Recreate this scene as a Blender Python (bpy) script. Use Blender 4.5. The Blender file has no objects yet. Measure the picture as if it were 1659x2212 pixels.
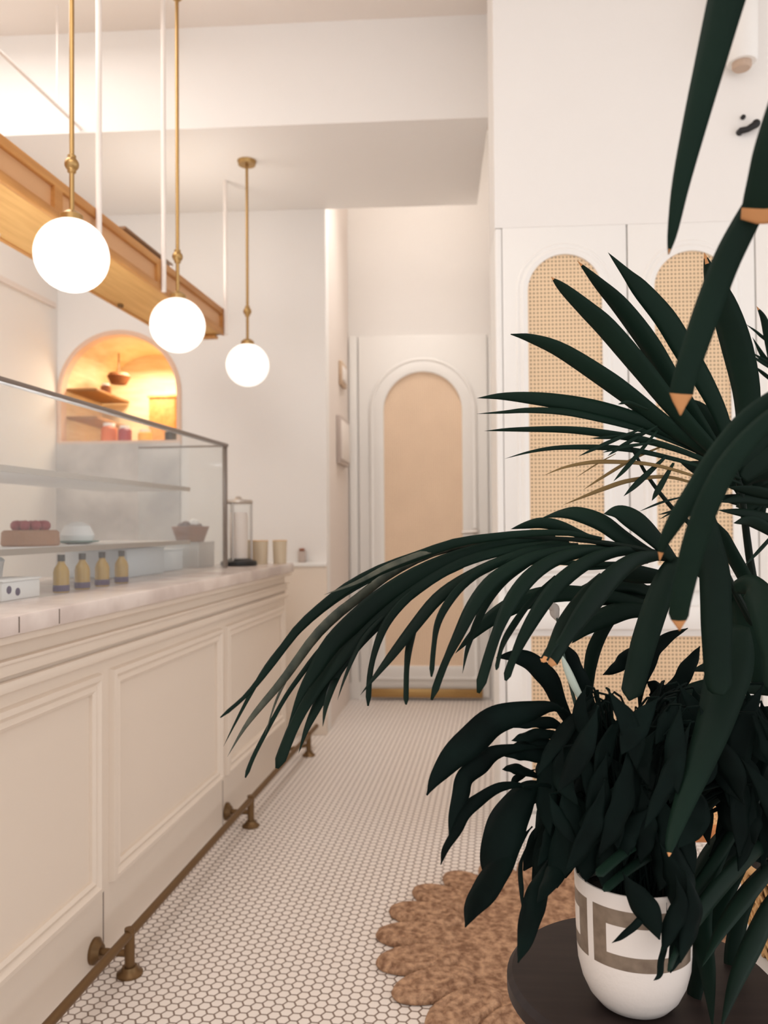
import bpy, bmesh, math, random
from mathutils import Vector, Matrix
random.seed(7)
SC = bpy.context.scene
COL = SC.collection

# ------------------------------------------------------------------ camera
F, CX, CY, H = 1740.0, 829.5, 1106.0, 1.25
cam_m = (Matrix.Rotation(math.radians(3.6), 3, 'Z') @ Matrix.Rotation(math.radians(90.95), 3, 'X')
         @ Matrix.Rotation(math.radians(-0.4), 3, 'Z'))
cd_ = bpy.data.cameras.new('camera')
cam = bpy.data.objects.new('camera', cd_)
COL.objects.link(cam)
cam.matrix_world = Matrix.Translation((0, 0, H)) @ cam_m.to_4x4()
cd_.sensor_fit = 'VERTICAL'; cd_.sensor_height = 36.0; cd_.lens = 36.0 * F / 2212.0
cd_.clip_start = 0.05
cd_.dof.use_dof = True
cd_.dof.focus_distance = 1.35
cd_.dof.aperture_fstop = cd_.lens / 1000.0 / 0.0068
SC.camera = cam
# ------------------------------------------------------------------ view, world, lights
SC.view_settings.view_transform = 'Standard'
SC.view_settings.look = 'None'
SC.view_settings.gamma = 1.0
SC.view_settings.use_curve_mapping = False
SC.view_settings.exposure = 0.5
W = bpy.data.worlds.new('world'); SC.world = W; W.use_nodes = True
W.node_tree.nodes['Background'].inputs[0].default_value = (0.985, 0.985, 1.0, 1)
W.node_tree.nodes['Background'].inputs[1].default_value = 0.98

def area(name, loc, size, power, color, target=None, size_y=None, spread=180):
    l = bpy.data.lights.new(name, 'AREA'); l.energy = power; l.color = color
    l.shape = 'RECTANGLE'; l.size = size; l.size_y = size_y or size; l.spread = math.radians(spread)
    o = bpy.data.objects.new(name, l); COL.objects.link(o); o.location = loc
    d = (Vector(target) - Vector(loc)) if target else Vector((0, 0, -1))
    o.rotation_euler = d.to_track_quat('-Z', 'Y').to_euler()
    return o
WARM = (1.0, 0.975, 0.94)
area('aisle_fill', (-0.9, 0.6, 3.6), 1.6, 21, WARM)  # unseen fill added to brighten the aisle from above
area('counter_fill', (-2.1, 2.7, 3.6), 1.4, 19, WARM)  # added fill that lifts the dim serving side and back wall
area('front_fill', (0.0, -1.2, 3.6), 2.0, 2, (1.0, 0.97, 0.95))  # weak overhead fill added behind the camera, no fixture modelled
area('alcove_fill', (-0.1, 5.05, 3.95), 0.5, 9, (1.0, 0.96, 0.92), target=(-0.2, 4.1, 0), spread=95)  # hidden fill added to brighten the alcove and far floor
area('beam_top_fill', (-1.36, 4.12, 2.50), 0.16, 1.7, (1.0, 0.95, 0.88), target=(-1.36, 4.12, 4.0), size_y=0.3)  # made-up uplight above the beam, added to wash soffit and back wall

# ------------------------------------------------------------------ helpers
def ray(x, y): return cam_m @ Vector(((x - CX) / F, -(y - CY) / F, -1.0))
CAMP = Vector((0, 0, H))
def at_d(x, y, d): return CAMP + ray(x, y) * d
def at_z(x, y, z):
    r = ray(x, y); return CAMP + r * ((z - H) / r.z)
def at_Y(x, y, Y):
    r = ray(x, y); return CAMP + r * (Y / r.y)
_r = ray(1075, 1135)
CDIR = Vector((_r.x, _r.y, 0)).normalized()          # the counter's long direction
CNRM = Vector((CDIR.y, -CDIR.x, 0))                  # towards the aisle
CROT = math.atan2(-CDIR.x, CDIR.y)
def cw(u, v, z): return CNRM * u + CDIR * v + Vector((0, 0, z))
def ww(x, y, z): return Vector((x, y, z))

def lin(c):
    def f(v):
        v /= 255.0
        return v / 12.92 if v <= 0.04045 else ((v + 0.055) / 1.055) ** 2.4
    return (f(c[0]), f(c[1]), f(c[2]), 1.0)

def mat(name, rgb, rough=0.6, metal=0.0, spec=0.4, noise=None, bump=0.0, bscale=40.0, emit=None, trans=0.0, sheen=0):
    m = bpy.data.materials.new(name); m.use_nodes = True
    nt = m.node_tree; b = nt.nodes['Principled BSDF']
    b.inputs['Base Color'].default_value = lin(rgb)
    b.inputs['Roughness'].default_value = rough
    b.inputs['Metallic'].default_value = metal
    b.inputs['Specular IOR Level'].default_value = spec
    if trans: b.inputs['Transmission Weight'].default_value = trans
    if emit:
        b.inputs['Emission Color'].default_value = lin(emit[0]); b.inputs['Emission Strength'].default_value = emit[1]
    if noise or bump:
        tc = nt.nodes.new('ShaderNodeTexCoord')
        nz = nt.nodes.new('ShaderNodeTexNoise'); nz.inputs['Scale'].default_value = noise[1] if noise else bscale
        nz.inputs['Detail'].default_value = 5
        mp = nt.nodes.new('ShaderNodeMapping')
        if noise and len(noise) > 2: mp.inputs['Scale'].default_value = noise[2]
        nt.links.new(tc.outputs['Object'], mp.inputs[0]); nt.links.new(mp.outputs[0], nz.inputs['Vector'])
        if noise:
            cr = nt.nodes.new('ShaderNodeValToRGB')
            cr.color_ramp.elements[0].color = lin(noise[0]); cr.color_ramp.elements[1].color = lin(rgb)
            cr.color_ramp.elements[0].position = 0.35; cr.color_ramp.elements[1].position = 0.65
            nt.links.new(nz.outputs['Fac'], cr.inputs[0]); nt.links.new(cr.outputs[0], b.inputs['Base Color'])
        if bump:
            nb = nt.nodes.new('ShaderNodeTexNoise'); nb.inputs['Scale'].default_value = bscale; nb.inputs['Detail'].default_value = 4
            nt.links.new(mp.outputs[0], nb.inputs['Vector'])
            bp = nt.nodes.new('ShaderNodeBump'); bp.inputs['Strength'].default_value = bump; bp.inputs['Distance'].default_value = 0.01
            nt.links.new(nb.outputs['Fac'], bp.inputs['Height']); nt.links.new(bp.outputs[0], b.inputs['Normal'])
    return m

def N(nt, kind, **kw):
    n = nt.nodes.new(kind)
    for k, v in kw.items(): setattr(n, k, v)
    return n
def vmath(nt, op, a, b=None):
    n = N(nt, 'ShaderNodeVectorMath', operation=op)
    for i, x in enumerate((a, b)):
        if x is None: continue
        if isinstance(x, tuple): n.inputs[i].default_value = x
        else: nt.links.new(x, n.inputs[i])
    return n.outputs['Value'] if op in ('LENGTH', 'DOT_PRODUCT') else n.outputs['Vector']
def fmath(nt, op, a, b=None, clamp=False):
    n = N(nt, 'ShaderNodeMath', operation=op, use_clamp=clamp)
    for i, x in enumerate((a, b)):
        if x is None: continue
        if isinstance(x, (int, float)): n.inputs[i].default_value = x
        else: nt.links.new(x, n.inputs[i])
    return n.outputs[0]

def hex_floor():
    m = bpy.data.materials.new('hex_tile'); m.use_nodes = True; nt = m.node_tree; b = nt.nodes['Principled BSDF']
    s = 0.0315
    tc = N(nt, 'ShaderNodeTexCoord'); mp = N(nt, 'ShaderNodeMapping')
    mp.inputs['Rotation'].default_value = (0, 0, -CROT)
    mp.inputs['Location'].default_value = (20.0, 20.0, 0)
    nt.links.new(tc.outputs['Object'], mp.inputs[0])
    r = (1.7320508 * s, s, 1.0); h = (r[0] / 2, r[1] / 2, 0.5)
    p = mp.outputs[0]
    a = vmath(nt, 'SUBTRACT', vmath(nt, 'MODULO', p, r), h)
    c = vmath(nt, 'SUBTRACT', vmath(nt, 'MODULO', vmath(nt, 'ADD', p, h), r), h)
    flat = (1, 1, 0)
    a = vmath(nt, 'MULTIPLY', a, flat); c = vmath(nt, 'MULTIPLY', c, flat)
    def hd(v):
        ab = vmath(nt, 'ABSOLUTE', v)
        d1 = vmath(nt, 'DOT_PRODUCT', ab, (0.8660254, 0.5, 0))
        d2 = vmath(nt, 'DOT_PRODUCT', ab, (0, 1, 0))
        return fmath(nt, 'MAXIMUM', d1, d2)
    d = fmath(nt, 'MINIMUM', hd(a), hd(c))
    g = N(nt, 'ShaderNodeMapRange'); g.inputs['From Min'].default_value = s / 2 - 0.0030; g.inputs['From Max'].default_value = s / 2 - 0.0016
    nt.links.new(d, g.inputs['Value'])
    mx = N(nt, 'ShaderNodeMix', data_type='RGBA')
    mx.inputs['A'].default_value = lin((240, 230, 222)); mx.inputs['B'].default_value = lin((128, 108, 95))
    nt.links.new(g.outputs[0], mx.inputs['Factor']); nt.links.new(mx.outputs['Result'], b.inputs['Base Color'])
    b.inputs['Roughness'].default_value = 0.38
    bp = N(nt, 'ShaderNodeBump'); bp.inputs['Strength'].default_value = 0.4; bp.inputs['Distance'].default_value = 0.002; bp.invert = True
    nt.links.new(g.outputs[0], bp.inputs['Height']); nt.links.new(bp.outputs[0], b.inputs['Normal'])
    return m

def cane(name, base, px, py, hole, dark, uaxis=0, vaxis=2, tilt=0.0):
    m = bpy.data.materials.new(name); m.use_nodes = True; nt = m.node_tree; b = nt.nodes['Principled BSDF']
    tc = N(nt, 'ShaderNodeTexCoord'); sp = N(nt, 'ShaderNodeSeparateXYZ'); nt.links.new(tc.outputs['Object'], sp.inputs[0])
    u, v = sp.outputs[uaxis], sp.outputs[vaxis]
    cu = fmath(nt, 'SUBTRACT', fmath(nt, 'FRACT', fmath(nt, 'ADD', fmath(nt, 'DIVIDE', u, px), 100)), 0.5)
    cv = fmath(nt, 'SUBTRACT', fmath(nt, 'FRACT', fmath(nt, 'ADD', fmath(nt, 'DIVIDE', v, py), 100)), 0.5)
    cu2 = fmath(nt, 'MULTIPLY', cu, px); cv2 = fmath(nt, 'MULTIPLY', cv, py)
    cb = N(nt, 'ShaderNodeCombineXYZ'); nt.links.new(cu2, cb.inputs[0]); nt.links.new(cv2, cb.inputs[1])
    d = vmath(nt, 'LENGTH', cb.outputs[0])
    g = N(nt, 'ShaderNodeMapRange'); g.inputs['From Min'].default_value = hole * 0.82; g.inputs['From Max'].default_value = hole * 1.1
    nt.links.new(d, g.inputs['Value'])
    # strand lines half way between the holes
    l = fmath(nt, 'MAXIMUM', fmath(nt, 'ABSOLUTE', cu), fmath(nt, 'ABSOLUTE', cv))
    lg = N(nt, 'ShaderNodeMapRange'); lg.inputs['From Min'].default_value = 0.44; lg.inputs['From Max'].default_value = 0.5
    nt.links.new(l, lg.inputs['Value'])
    nz = N(nt, 'ShaderNodeTexNoise'); nz.inputs['Scale'].default_value = 6.0; nt.links.new(tc.outputs['Object'], nz.inputs['Vector'])
    cr = N(nt, 'ShaderNodeValToRGB')
    cr.color_ramp.elements[0].color = lin(tuple(int(q * 0.94) for q in base)); cr.color_ramp.elements[1].color = lin(base)
    nt.links.new(nz.outputs['Fac'], cr.inputs[0])
    m1 = N(nt, 'ShaderNodeMix', data_type='RGBA'); m1.inputs['B'].default_value = lin(tuple(int(q * 0.93) for q in base))
    nt.links.new(lg.outputs[0], m1.inputs['Factor']); nt.links.new(cr.outputs[0], m1.inputs['A'])
    m2 = N(nt, 'ShaderNodeMix', data_type='RGBA'); m2.inputs['A'].default_value = lin(dark)
    nt.links.new(g.outputs[0], m2.inputs['Factor']); nt.links.new(m1.outputs['Result'], m2.inputs['B'])
    nt.links.new(m2.outputs['Result'], b.inputs['Base Color'])
    b.inputs['Roughness'].default_value = 0.7
    return m

def thin_glass(name, tint=(0.97, 0.98, 0.98), haze=0.05):
    m = bpy.data.materials.new(name); m.use_nodes = True; nt = m.node_tree
    nt.nodes.remove(nt.nodes['Principled BSDF'])
    out = nt.nodes['Material Output']
    t = N(nt, 'ShaderNodeBsdfTransparent'); t.inputs[0].default_value = (*tint, 1)
    g = N(nt, 'ShaderNodeBsdfGlossy'); g.inputs['Roughness'].default_value = 0.03
    df = N(nt, 'ShaderNodeBsdfDiffuse'); df.inputs[0].default_value = (0.85, 0.87, 0.88, 1)  # white diffuse share imitates a whitish reflection on the glass
    lw = N(nt, 'ShaderNodeLayerWeight'); lw.inputs['Blend'].default_value = 0.12
    fr = N(nt, 'ShaderNodeMath', operation='MULTIPLY'); nt.links.new(lw.outputs['Facing'], fr.inputs[0]); fr.inputs[1].default_value = 0.35
    m1 = N(nt, 'ShaderNodeMixShader'); m2 = N(nt, 'ShaderNodeMixShader'); m2.inputs[0].default_value = haze
    nt.links.new(fr.outputs[0], m1.inputs[0]); nt.links.new(t.outputs[0], m1.inputs[1]); nt.links.new(g.outputs[0], m1.inputs[2])
    nt.links.new(m1.outputs[0], m2.inputs[1]); nt.links.new(df.outputs[0], m2.inputs[2]); nt.links.new(m2.outputs[0], out.inputs[0])
    return m

# ---- mesh helpers: everything is drawn in world coordinates, link() moves it into its parent's frame
def B(): return bmesh.new()
def box(bm, a, b, fn=ww, bev=0.0):
    x0, x1 = sorted((a[0], b[0])); y0, y1 = sorted((a[1], b[1])); z0, z1 = sorted((a[2], b[2]))
    vs = [bm.verts.new(fn(x, y, z)) for z in (z0, z1) for y in (y0, y1) for x in (x0, x1)]
    fs = [bm.faces.new([vs[i] for i in q]) for q in ((0, 2, 3, 1), (4, 5, 7, 6), (0, 1, 5, 4), (2, 6, 7, 3), (0, 4, 6, 2), (1, 3, 7, 5))]
    if bev:
        es = list({e for f in fs for e in f.edges})
        bmesh.ops.bevel(bm, geom=es, offset=bev, segments=2, affect='EDGES', profile=0.5)
def frame_of(t):
    t = t.normalized(); a = Vector((0, 0, 1)) if abs(t.z) < 0.9 else Vector((1, 0, 0))
    s = t.cross(a).normalized(); return s, s.cross(t).normalized()
def tube(bm, pts, r, seg=12, caps=True):
    rings = []
    n = len(pts); rr = r if isinstance(r, (list, tuple)) else [r] * n
    for i, p in enumerate(pts):
        p = Vector(p); t = Vector(pts[min(i + 1, n - 1)]) - Vector(pts[max(i - 1, 0)])
        if i == 0 or True:
            s, q = frame_of(t)
        rings.append([bm.verts.new(p + (s * math.cos(k * 2 * math.pi / seg) + q * math.sin(k * 2 * math.pi / seg)) * rr[i]) for k in range(seg)])
    for a, b in zip(rings, rings[1:]):
        for k in range(seg): bm.faces.new((a[k], a[(k + 1) % seg], b[(k + 1) % seg], b[k]))
    if caps:
        bm.faces.new(list(reversed(rings[0]))); bm.faces.new(rings[-1])
def lathe(bm, c, prof, seg=32, mfn=None, a0=0.0, close=False):
    c = Vector(c); rings = []
    for (r, z) in prof:
        if r < 1e-6: rings.append([bm.verts.new(c + Vector((0, 0, z)))])
        else: rings.append([bm.verts.new(c + Vector((r * math.cos(a0 + k * 2 * math.pi / seg), r * math.sin(a0 + k * 2 * math.pi / seg), z))) for k in range(seg)])
    for i, (a, b) in enumerate(zip(rings, rings[1:])):
        for k in range(seg):
            k2 = (k + 1) % seg
            if len(a) == 1 and len(b) == 1: continue
            if len(a) == 1: f = bm.faces.new((a[0], b[k2], b[k]))
            elif len(b) == 1: f = bm.faces.new((a[k], a[k2], b[0]))
            else: f = bm.faces.new((a[k], a[k2], b[k2], b[k]))
            if mfn: f.material_index = mfn(i, k)
    return rings
def sphere(bm, c, r, seg=32, squash=1.0):
    n = seg // 2
    lathe(bm, c, [(r * math.sin(math.pi * i / n) if 0 < i < n else 0.0, -r * squash * math.cos(math.pi * i / n)) for i in range(n + 1)], seg)
def loops(bm, ls, closed=True, cap=False):
    """bridge successive closed outlines"""
    rs = [[bm.verts.new(p) for p in l] for l in ls]
    for a, b in zip(rs, rs[1:]):
        n = len(a)
        for k in range(n if closed else n - 1):
            bm.faces.new((a[k], a[(k + 1) % n], b[(k + 1) % n], b[k]))
    if cap: bm.faces.new(rs[-1])
    return rs

def empty(name, loc, label, cat, group=None, rotz=0.0):
    o = bpy.data.objects.new(name, None); COL.objects.link(o)
    o.location = loc; o.rotation_euler = (0, 0, rotz); o.empty_display_size = 0.05
    tag(o, label, cat, group); bpy.context.view_layer.update()
    return o
def tag(o, label=None, cat=None, group=None, kind=None):
    for k, v in (('label', label), ('category', cat), ('group', group), ('kind', kind)):
        if v: o[k] = v
    return o
def world_of(o):
    m = Matrix.LocRotScale(o.location, o.rotation_euler, None)
    return world_of(o.parent) @ m if o.parent else m
def link(name, bm, mats, parent=None, origin=None, smooth=True, angle=35, solid=0.0, label=None, rotz=0.0):
    bmesh.ops.recalc_face_normals(bm, faces=bm.faces)
    me = bpy.data.meshes.new(name)
    o = bpy.data.objects.new(name, me); COL.objects.link(o)
    if parent: o.parent = parent; inv = world_of(parent).inverted()
    else:
        o.location = origin or (0, 0, 0); o.rotation_euler = (0, 0, rotz); inv = world_of(o).inverted()
    bm.transform(inv); bm.to_mesh(me); bm.free()
    for m in (mats if isinstance(mats, (list, tuple)) else [mats]): me.materials.append(m)
    if smooth:
        me.shade_smooth(); me.set_sharp_from_angle(angle=math.radians(angle))
    if solid:
        s = o.modifiers.new('thickness', 'SOLIDIFY'); s.thickness = solid; s.offset = 0
    if label: o['label'] = label
    return o
def struct(name, bm, m, **kw):
    o = link(name, bm, m, **kw); o['kind'] = 'structure'; return o
def children(o): return [c for c in bpy.data.objects if c.parent == o]
def dup(o, parent=None):
    c = o.copy(); COL.objects.link(c)
    if parent: c.parent = parent; c.matrix_parent_inverse = o.matrix_parent_inverse
    for ch in children(o): dup(ch, c)
    return c

# ------------------------------------------------------------------ materials
M = {}
M['wall'] = mat('wall_paint', (239, 234, 229), 0.8, bump=0.03, bscale=60)
M['wall_pink'] = mat('wall_paint_blush', (232, 220, 211), 0.8)
M['ceil'] = mat('ceiling_paint', (236, 226, 217), 0.85)
M['floor'] = hex_floor()
M['white'] = mat('white_lacquer', (241, 237, 232), 0.45, bump=0.02, bscale=30)
M['blush'] = mat('blush_counter_paint', (233, 218, 202), 0.5, bump=0.02, bscale=30)
M['marble'] = mat('pale_marble', (233, 220, 212), 0.25, noise=((205, 188, 180), 5.0), spec=0.5)
M['tile'] = mat('grey_marble', (214, 208, 202), 0.3, noise=((176, 170, 166), 4.0))
M['cane'] = cane('cane_webbing', (243, 212, 174), 0.0146, 0.0158, 0.0034, (84, 52, 32))
M['cane_door'] = cane('cane_webbing_door', (248, 220, 190), 0.0146, 0.0158, 0.0028, (176, 124, 88))
M['brass'] = mat('brass', (176, 142, 92), 0.35, metal=0.9)
M['dark_brass'] = mat('aged_brass', (122, 96, 66), 0.42, metal=0.85)
M['steel'] = mat('brushed_steel', (190, 182, 174), 0.35, metal=0.9)
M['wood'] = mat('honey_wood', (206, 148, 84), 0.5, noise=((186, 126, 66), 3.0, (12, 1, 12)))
M['wood_lit'] = mat('honey_wood_lit', (226, 178, 110), 0.5, noise=((212, 160, 92), 3.0, (12, 1, 12)))  # lighter copy of the honey wood, lit tone of the beam's underside painted in
M['wood_panel'] = mat('rosy_wood_panel', (214, 164, 118), 0.45)
M['globe'] = mat('opal_glass_lit', (248, 244, 236), 0.3, emit=((250, 246, 238), 0.69))
M['rod_white'] = mat('white_rod', (240, 230, 222), 0.5)
M['glass'] = thin_glass('clear_glass', haze=0.06)
M['glass_edge'] = mat('smoked_glass_edge', (122, 108, 98), 0.3)
M['black'] = mat('black_plastic', (26, 24, 24), 0.45)
M['amber'] = mat('amber_liquid_glass', (176, 138, 52), 0.2, spec=0.6)
M['paper'] = mat('white_card', (244, 242, 240), 0.6)
M['copper'] = mat('copper_brown', (150, 96, 70), 0.4, metal=0.3)
M['cream_glass'] = mat('cream_glass', (236, 218, 190), 0.25, trans=0.35)
M['red'] = mat('berry_red', (150, 30, 44), 0.4)
M['orange'] = mat('orange_glaze', (214, 104, 34), 0.4)
M['brown'] = mat('baked_brown', (168, 120, 88), 0.7, bump=0.3, bscale=90)
M['violet'] = mat('violet_ink', (70, 52, 92), 0.6)
M['rose'] = mat('rose_trim', (230, 196, 172), 0.5)
M['leaf'] = mat('palm_leaf', (17, 36, 27), 0.55, spec=0.1, noise=((9, 22, 16), 3.0, (1, 1, 1)))
M['leaf_dark'] = mat('lily_leaf', (12, 24, 21), 0.6, spec=0.05, noise=((6, 13, 11), 12.0))
M['leaf_grey'] = mat('palm_leaf_drying', (78, 78, 64), 0.6, noise=((38, 46, 36), 40.0, (1, 1, 1)))
M['leaf_tip'] = mat('dried_leaf_tip', (196, 138, 88), 0.7)
M['leaf_brown'] = mat('dried_frond', (112, 88, 48), 0.7)
M['stem'] = mat('palm_stem', (16, 26, 20), 0.6, spec=0.1)
M['petiole'] = mat('lily_petiole', (38, 56, 46), 0.5)
M['spathe'] = mat('pale_spathe', (196, 206, 192), 0.5)
M['pot'] = mat('white_stoneware', (226, 216, 208), 0.35, bump=0.06, bscale=160)
M['pot_band'] = mat('pewter_glaze', (136, 120, 104), 0.35, metal=0.35, noise=((116, 100, 86), 50.0))
M['soil'] = mat('potting_soil', (38, 30, 26), 0.9, bump=0.6, bscale=120)
M['walnut'] = mat('dark_walnut', (46, 35, 32), 0.5, spec=0.2, noise=((36, 27, 25), 5.0, (1, 10, 1)))
M['jute'] = mat('jute', (206, 164, 130), 0.95, noise=((140, 102, 76), 48.0), bump=1.0, bscale=150)
M['rattan'] = mat('rattan_frame', (190, 122, 70), 0.5)
M['white_metal'] = mat('white_metal', (214, 212, 210), 0.4)
M['grey_glaze'] = mat('blue_grey_glaze', (104, 116, 130), 0.35)
M['basket'] = mat('woven_rattan', (214, 168, 114), 0.7)

# ------------------------------------------------------------------ the setting
YC0 = 3.2378
XR = 0.25                                           # corner of the near right wall
bm = B(); box(bm, (-5, -2.5, -0.1), (4, 6.2, 0)); struct('floor', bm, M['floor'], smooth=False)
bm = B(); box(bm, (-5, -2.5, 3.675), (4, 3.9, 3.85)); struct('ceiling', bm, M['ceil'], smooth=False)
bm = B(); box(bm, (-5, 3.81, 3.18), (XR + 0.02, 4.85, 4.1)); struct('wall_header', bm, M['wall'], smooth=False)
bm = B(); box(bm, (XR, YC0, 2.4402), (3.6, 3.56, 3.675)); box(bm, (2.42, YC0, 0.0), (3.6, 3.56, 2.4402)); struct('wall_right', bm, M['wall'], smooth=False)
bm = B(); loops(bm, [[ww(XR + 0.004, 3.562, z), ww(0.415, 5.81, z), ww(0.7, 5.81, z), ww(0.7, 3.562, z)] for z in (0, 4.1)])
struct('wall_alcove_right', bm, M['wall'], smooth=False)
bm = B(); box(bm, (-0.8, 5.81, 0), (0.75, 6.0, 4.1)); struct('wall_alcove_back', bm, M['wall'], smooth=False)
bm = B(); loops(bm, [[ww(-0.652, 4.99, z), ww(-0.618, 5.81, z), ww(-0.95, 5.81, z), ww(-0.95, 4.99, z)] for z in (0, 4.1)])
struct('wall_alcove_left', bm, M['wall_pink'], smooth=False)
bm = B(); box(bm, (-0.95, 4.85, 4.1), (0.75, 6.0, 4.2)); struct('ceiling_alcove', bm, M['ceil'], smooth=False)
# left wall runs along the counter direction
lc = ww(-2.325, 4.84, 0); luv = (lc.dot(CNRM), lc.dot(CDIR))
bm = B(); box(bm, (luv[0] - 0.15, -1.5, 0), (luv[0], luv[1] + 0.12, 3.675), cw); struct('wall_left', bm, M['wall'], smooth=False)
bm = B(); box(bm, (luv[0], 0.2, 2.60), (luv[0] + 0.014, luv[1] - 0.04, 2.632), cw); struct('trim_1', bm, M['wall_pink'], smooth=False)

# back wall with an arched niche, built in place of a gold-tinted mirror
def arch_pts(xc, hw, z0, zt, n=28):
    """outline from bottom left up over the arch and down to bottom right (x, z)"""
    zs = zt - hw
    return [(xc - hw, z0)] + [(xc - hw * math.cos(math.pi * i / n), zs + hw * math.sin(math.pi * i / n)) for i in range(n + 1)] + [(xc + hw, z0)]
NX, NHW, NZ0, NZT = -1.935, 0.365, 1.78, 2.44
YB = 4.84
bm = B()
ap = arch_pts(NX, NHW, NZ0, NZT)
xl, xr_, zt_ = -2.60, -0.652, 3.3
def quad(a, b, c, d): bm.faces.new([bm.verts.new(p) for p in (a, b, c, d)])
for Y in (YB,):
    quad(ww(xl, Y, 0), ww(NX - NHW, Y, 0), ww(NX - NHW, Y, zt_), ww(xl, Y, zt_))
    quad(ww(NX + NHW, Y, 0), ww(xr_, Y, 0), ww(xr_, Y, zt_), ww(NX + NHW, Y, zt_))
    quad(ww(NX - NHW, Y, 0), ww(NX + NHW, Y, 0), ww(NX + NHW, Y, NZ0), ww(NX - NHW, Y, NZ0))
    arc = ap[1:-1]
    for (p, q) in zip(arc, arc[1:]): quad(ww(p[0], Y, p[1]), ww(q[0], Y, q[1]), ww(q[0], Y, zt_), ww(p[0], Y, zt_))
quad(ww(xr_, YB, 0), ww(xr_, YB + 0.15, 0), ww(xr_, YB + 0.15, zt_), ww(xr_, YB, zt_))
bmesh.ops.remove_doubles(bm, verts=bm.verts, dist=0.0005)
struct('wall_back', bm, M['wall'], smooth=False)
ND = 0.62
bm = B(); loops(bm, [[ww(x, YB + 0.001, z) for x, z in ap], [ww(x, YB + ND, z) for x, z in ap]], cap=True)
struct('wall_niche', bm, mat('niche_pale_wood', (242, 222, 182), 0.5, noise=((232, 204, 156), 3.0, (2, 2, 14))), smooth=False)
area('niche_fill', (NX + 0.05, YB + 0.30, 2.34), 0.22, 5.5, (1.0, 0.90, 0.72))  # invented light, put in to warm the niche from inside
def arch_ring(bm, xc, hw, z0, zt, Y, prof, closed=True, fn=None):
    """moulding along an arch; prof = (offset outwards, projection towards the room)"""
    ls = []
    for off, pr in prof:
        pts = arch_pts(xc, hw + off, z0 - (off if closed else 0), zt + off)
        ls.append([ww(x, Y - pr, z) for x, z in pts])
    loops(bm, ls, closed=closed)
bm = B(); arch_ring(bm, NX, NHW, NZ0, NZT, YB, [(-0.002, -0.06), (-0.002, 0.012), (0.012, 0.016), (0.026, 0.010), (0.026, 0.0)])
struct('trim_2', bm, M['rose'])
# marble splashback behind the serving side, wainscot cap beside the counter, baseboards
bm = B(); box(bm, (luv[0] + 0.001 - 0.0, 4.825, 1.0), (-1.55, 4.839, 1.775)); struct('trim_3', bm, M['tile'], smooth=False)
bm = B(); box(bm, (-1.30, 4.80, 1.005), (-0.652, 4.839, 1.03), bev=0.004); struct('trim_4', bm, M['white'])
bm = B(); box(bm, (-1.30, 4.815, 0.0), (-0.652, 4.839, 1.005)); box(bm, (-1.3, 4.80, 0.0), (-0.652, 4.82, 0.11)); struct('baseboard_back', bm, M['blush'], smooth=False)
bm = B(); box(bm, (-0.618, 5.79, 0), (-0.50, 5.809, 0.12)); struct('baseboard_alcove', bm, M['white'], smooth=False)
# narrow track rail at soffit height
o = None
bm = B(); tube(bm, [cw(-2.0, 0.6, 3.20), cw(-2.0, 3.66, 3.20)], 0.008)
for v in (0.9, 2.2, 3.45): tube(bm, [cw(-2.0, v, 3.20), cw(-2.0, v, 3.674)], 0.004, seg=6)
tag(link('picture_rail_tube', bm, M['rod_white'], origin=cw(-2.0, 2.0, 3.2)), 'thin pale rail hung below the ceiling at upper left, above the wooden beam', 'rail')

# ------------------------------------------------------------------ door in the alcove
DX, DHW = -0.08, 0.281
door = struct('door_1', (lambda b: (box(b, (-0.545, 5.785, 0.02), (0.385, 5.809, 2.62), bev=0.012), b)[1])(B()), M['white'], origin=(-0.08, 5.80, 0.02))
door['label'] = 'white door with an arched cane panel at the end of the aisle'
bm = B(); arch_ring(bm, DX, DHW, 0.245, 2.35, 5.775, [(-0.002, -0.004), (0.0, 0.020), (0.03, 0.024), (0.075, 0.010), (0.09, 0.016), (0.105, 0.0)])
link('panel_moulding', bm, M['white'], door)
bm = B(); bm.faces.new([bm.verts.new(ww(x, 5.772, z)) for x, z in arch_pts(DX, DHW, 0.245, 2.35)]); link('cane_panel', bm, M['cane_door'], door, smooth=False)
bm = B(); tube(bm, [ww(0.29, 5.775, 1.20), ww(0.29, 5.755, 1.20)], 0.026, 20); tube(bm, [ww(0.29, 5.76, 1.20), ww(0.29, 5.72, 1.20)], 0.010); tube(bm, [ww(0.295, 5.722, 1.20), ww(0.19, 5.722, 1.195)], [0.012, 0.010])
link('door_handle', bm, M['steel'], door)
bm = B(); box(bm, (-0.47, 5.755, 0.022), (0.33, 5.776, 0.085), bev=0.003); link('kick_plate', bm, M['brass'], door, label='brass kick plate along the bottom of the door')
bm = B()
box(bm, (-0.612, 5.785, 0.0), (-0.552, 5.809, 2.62), bev=0.006); box(bm, (0.392, 5.785, 0.0), (0.411, 5.809, 2.62), bev=0.006)
struct('trim_5', bm, M['white'])
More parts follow.
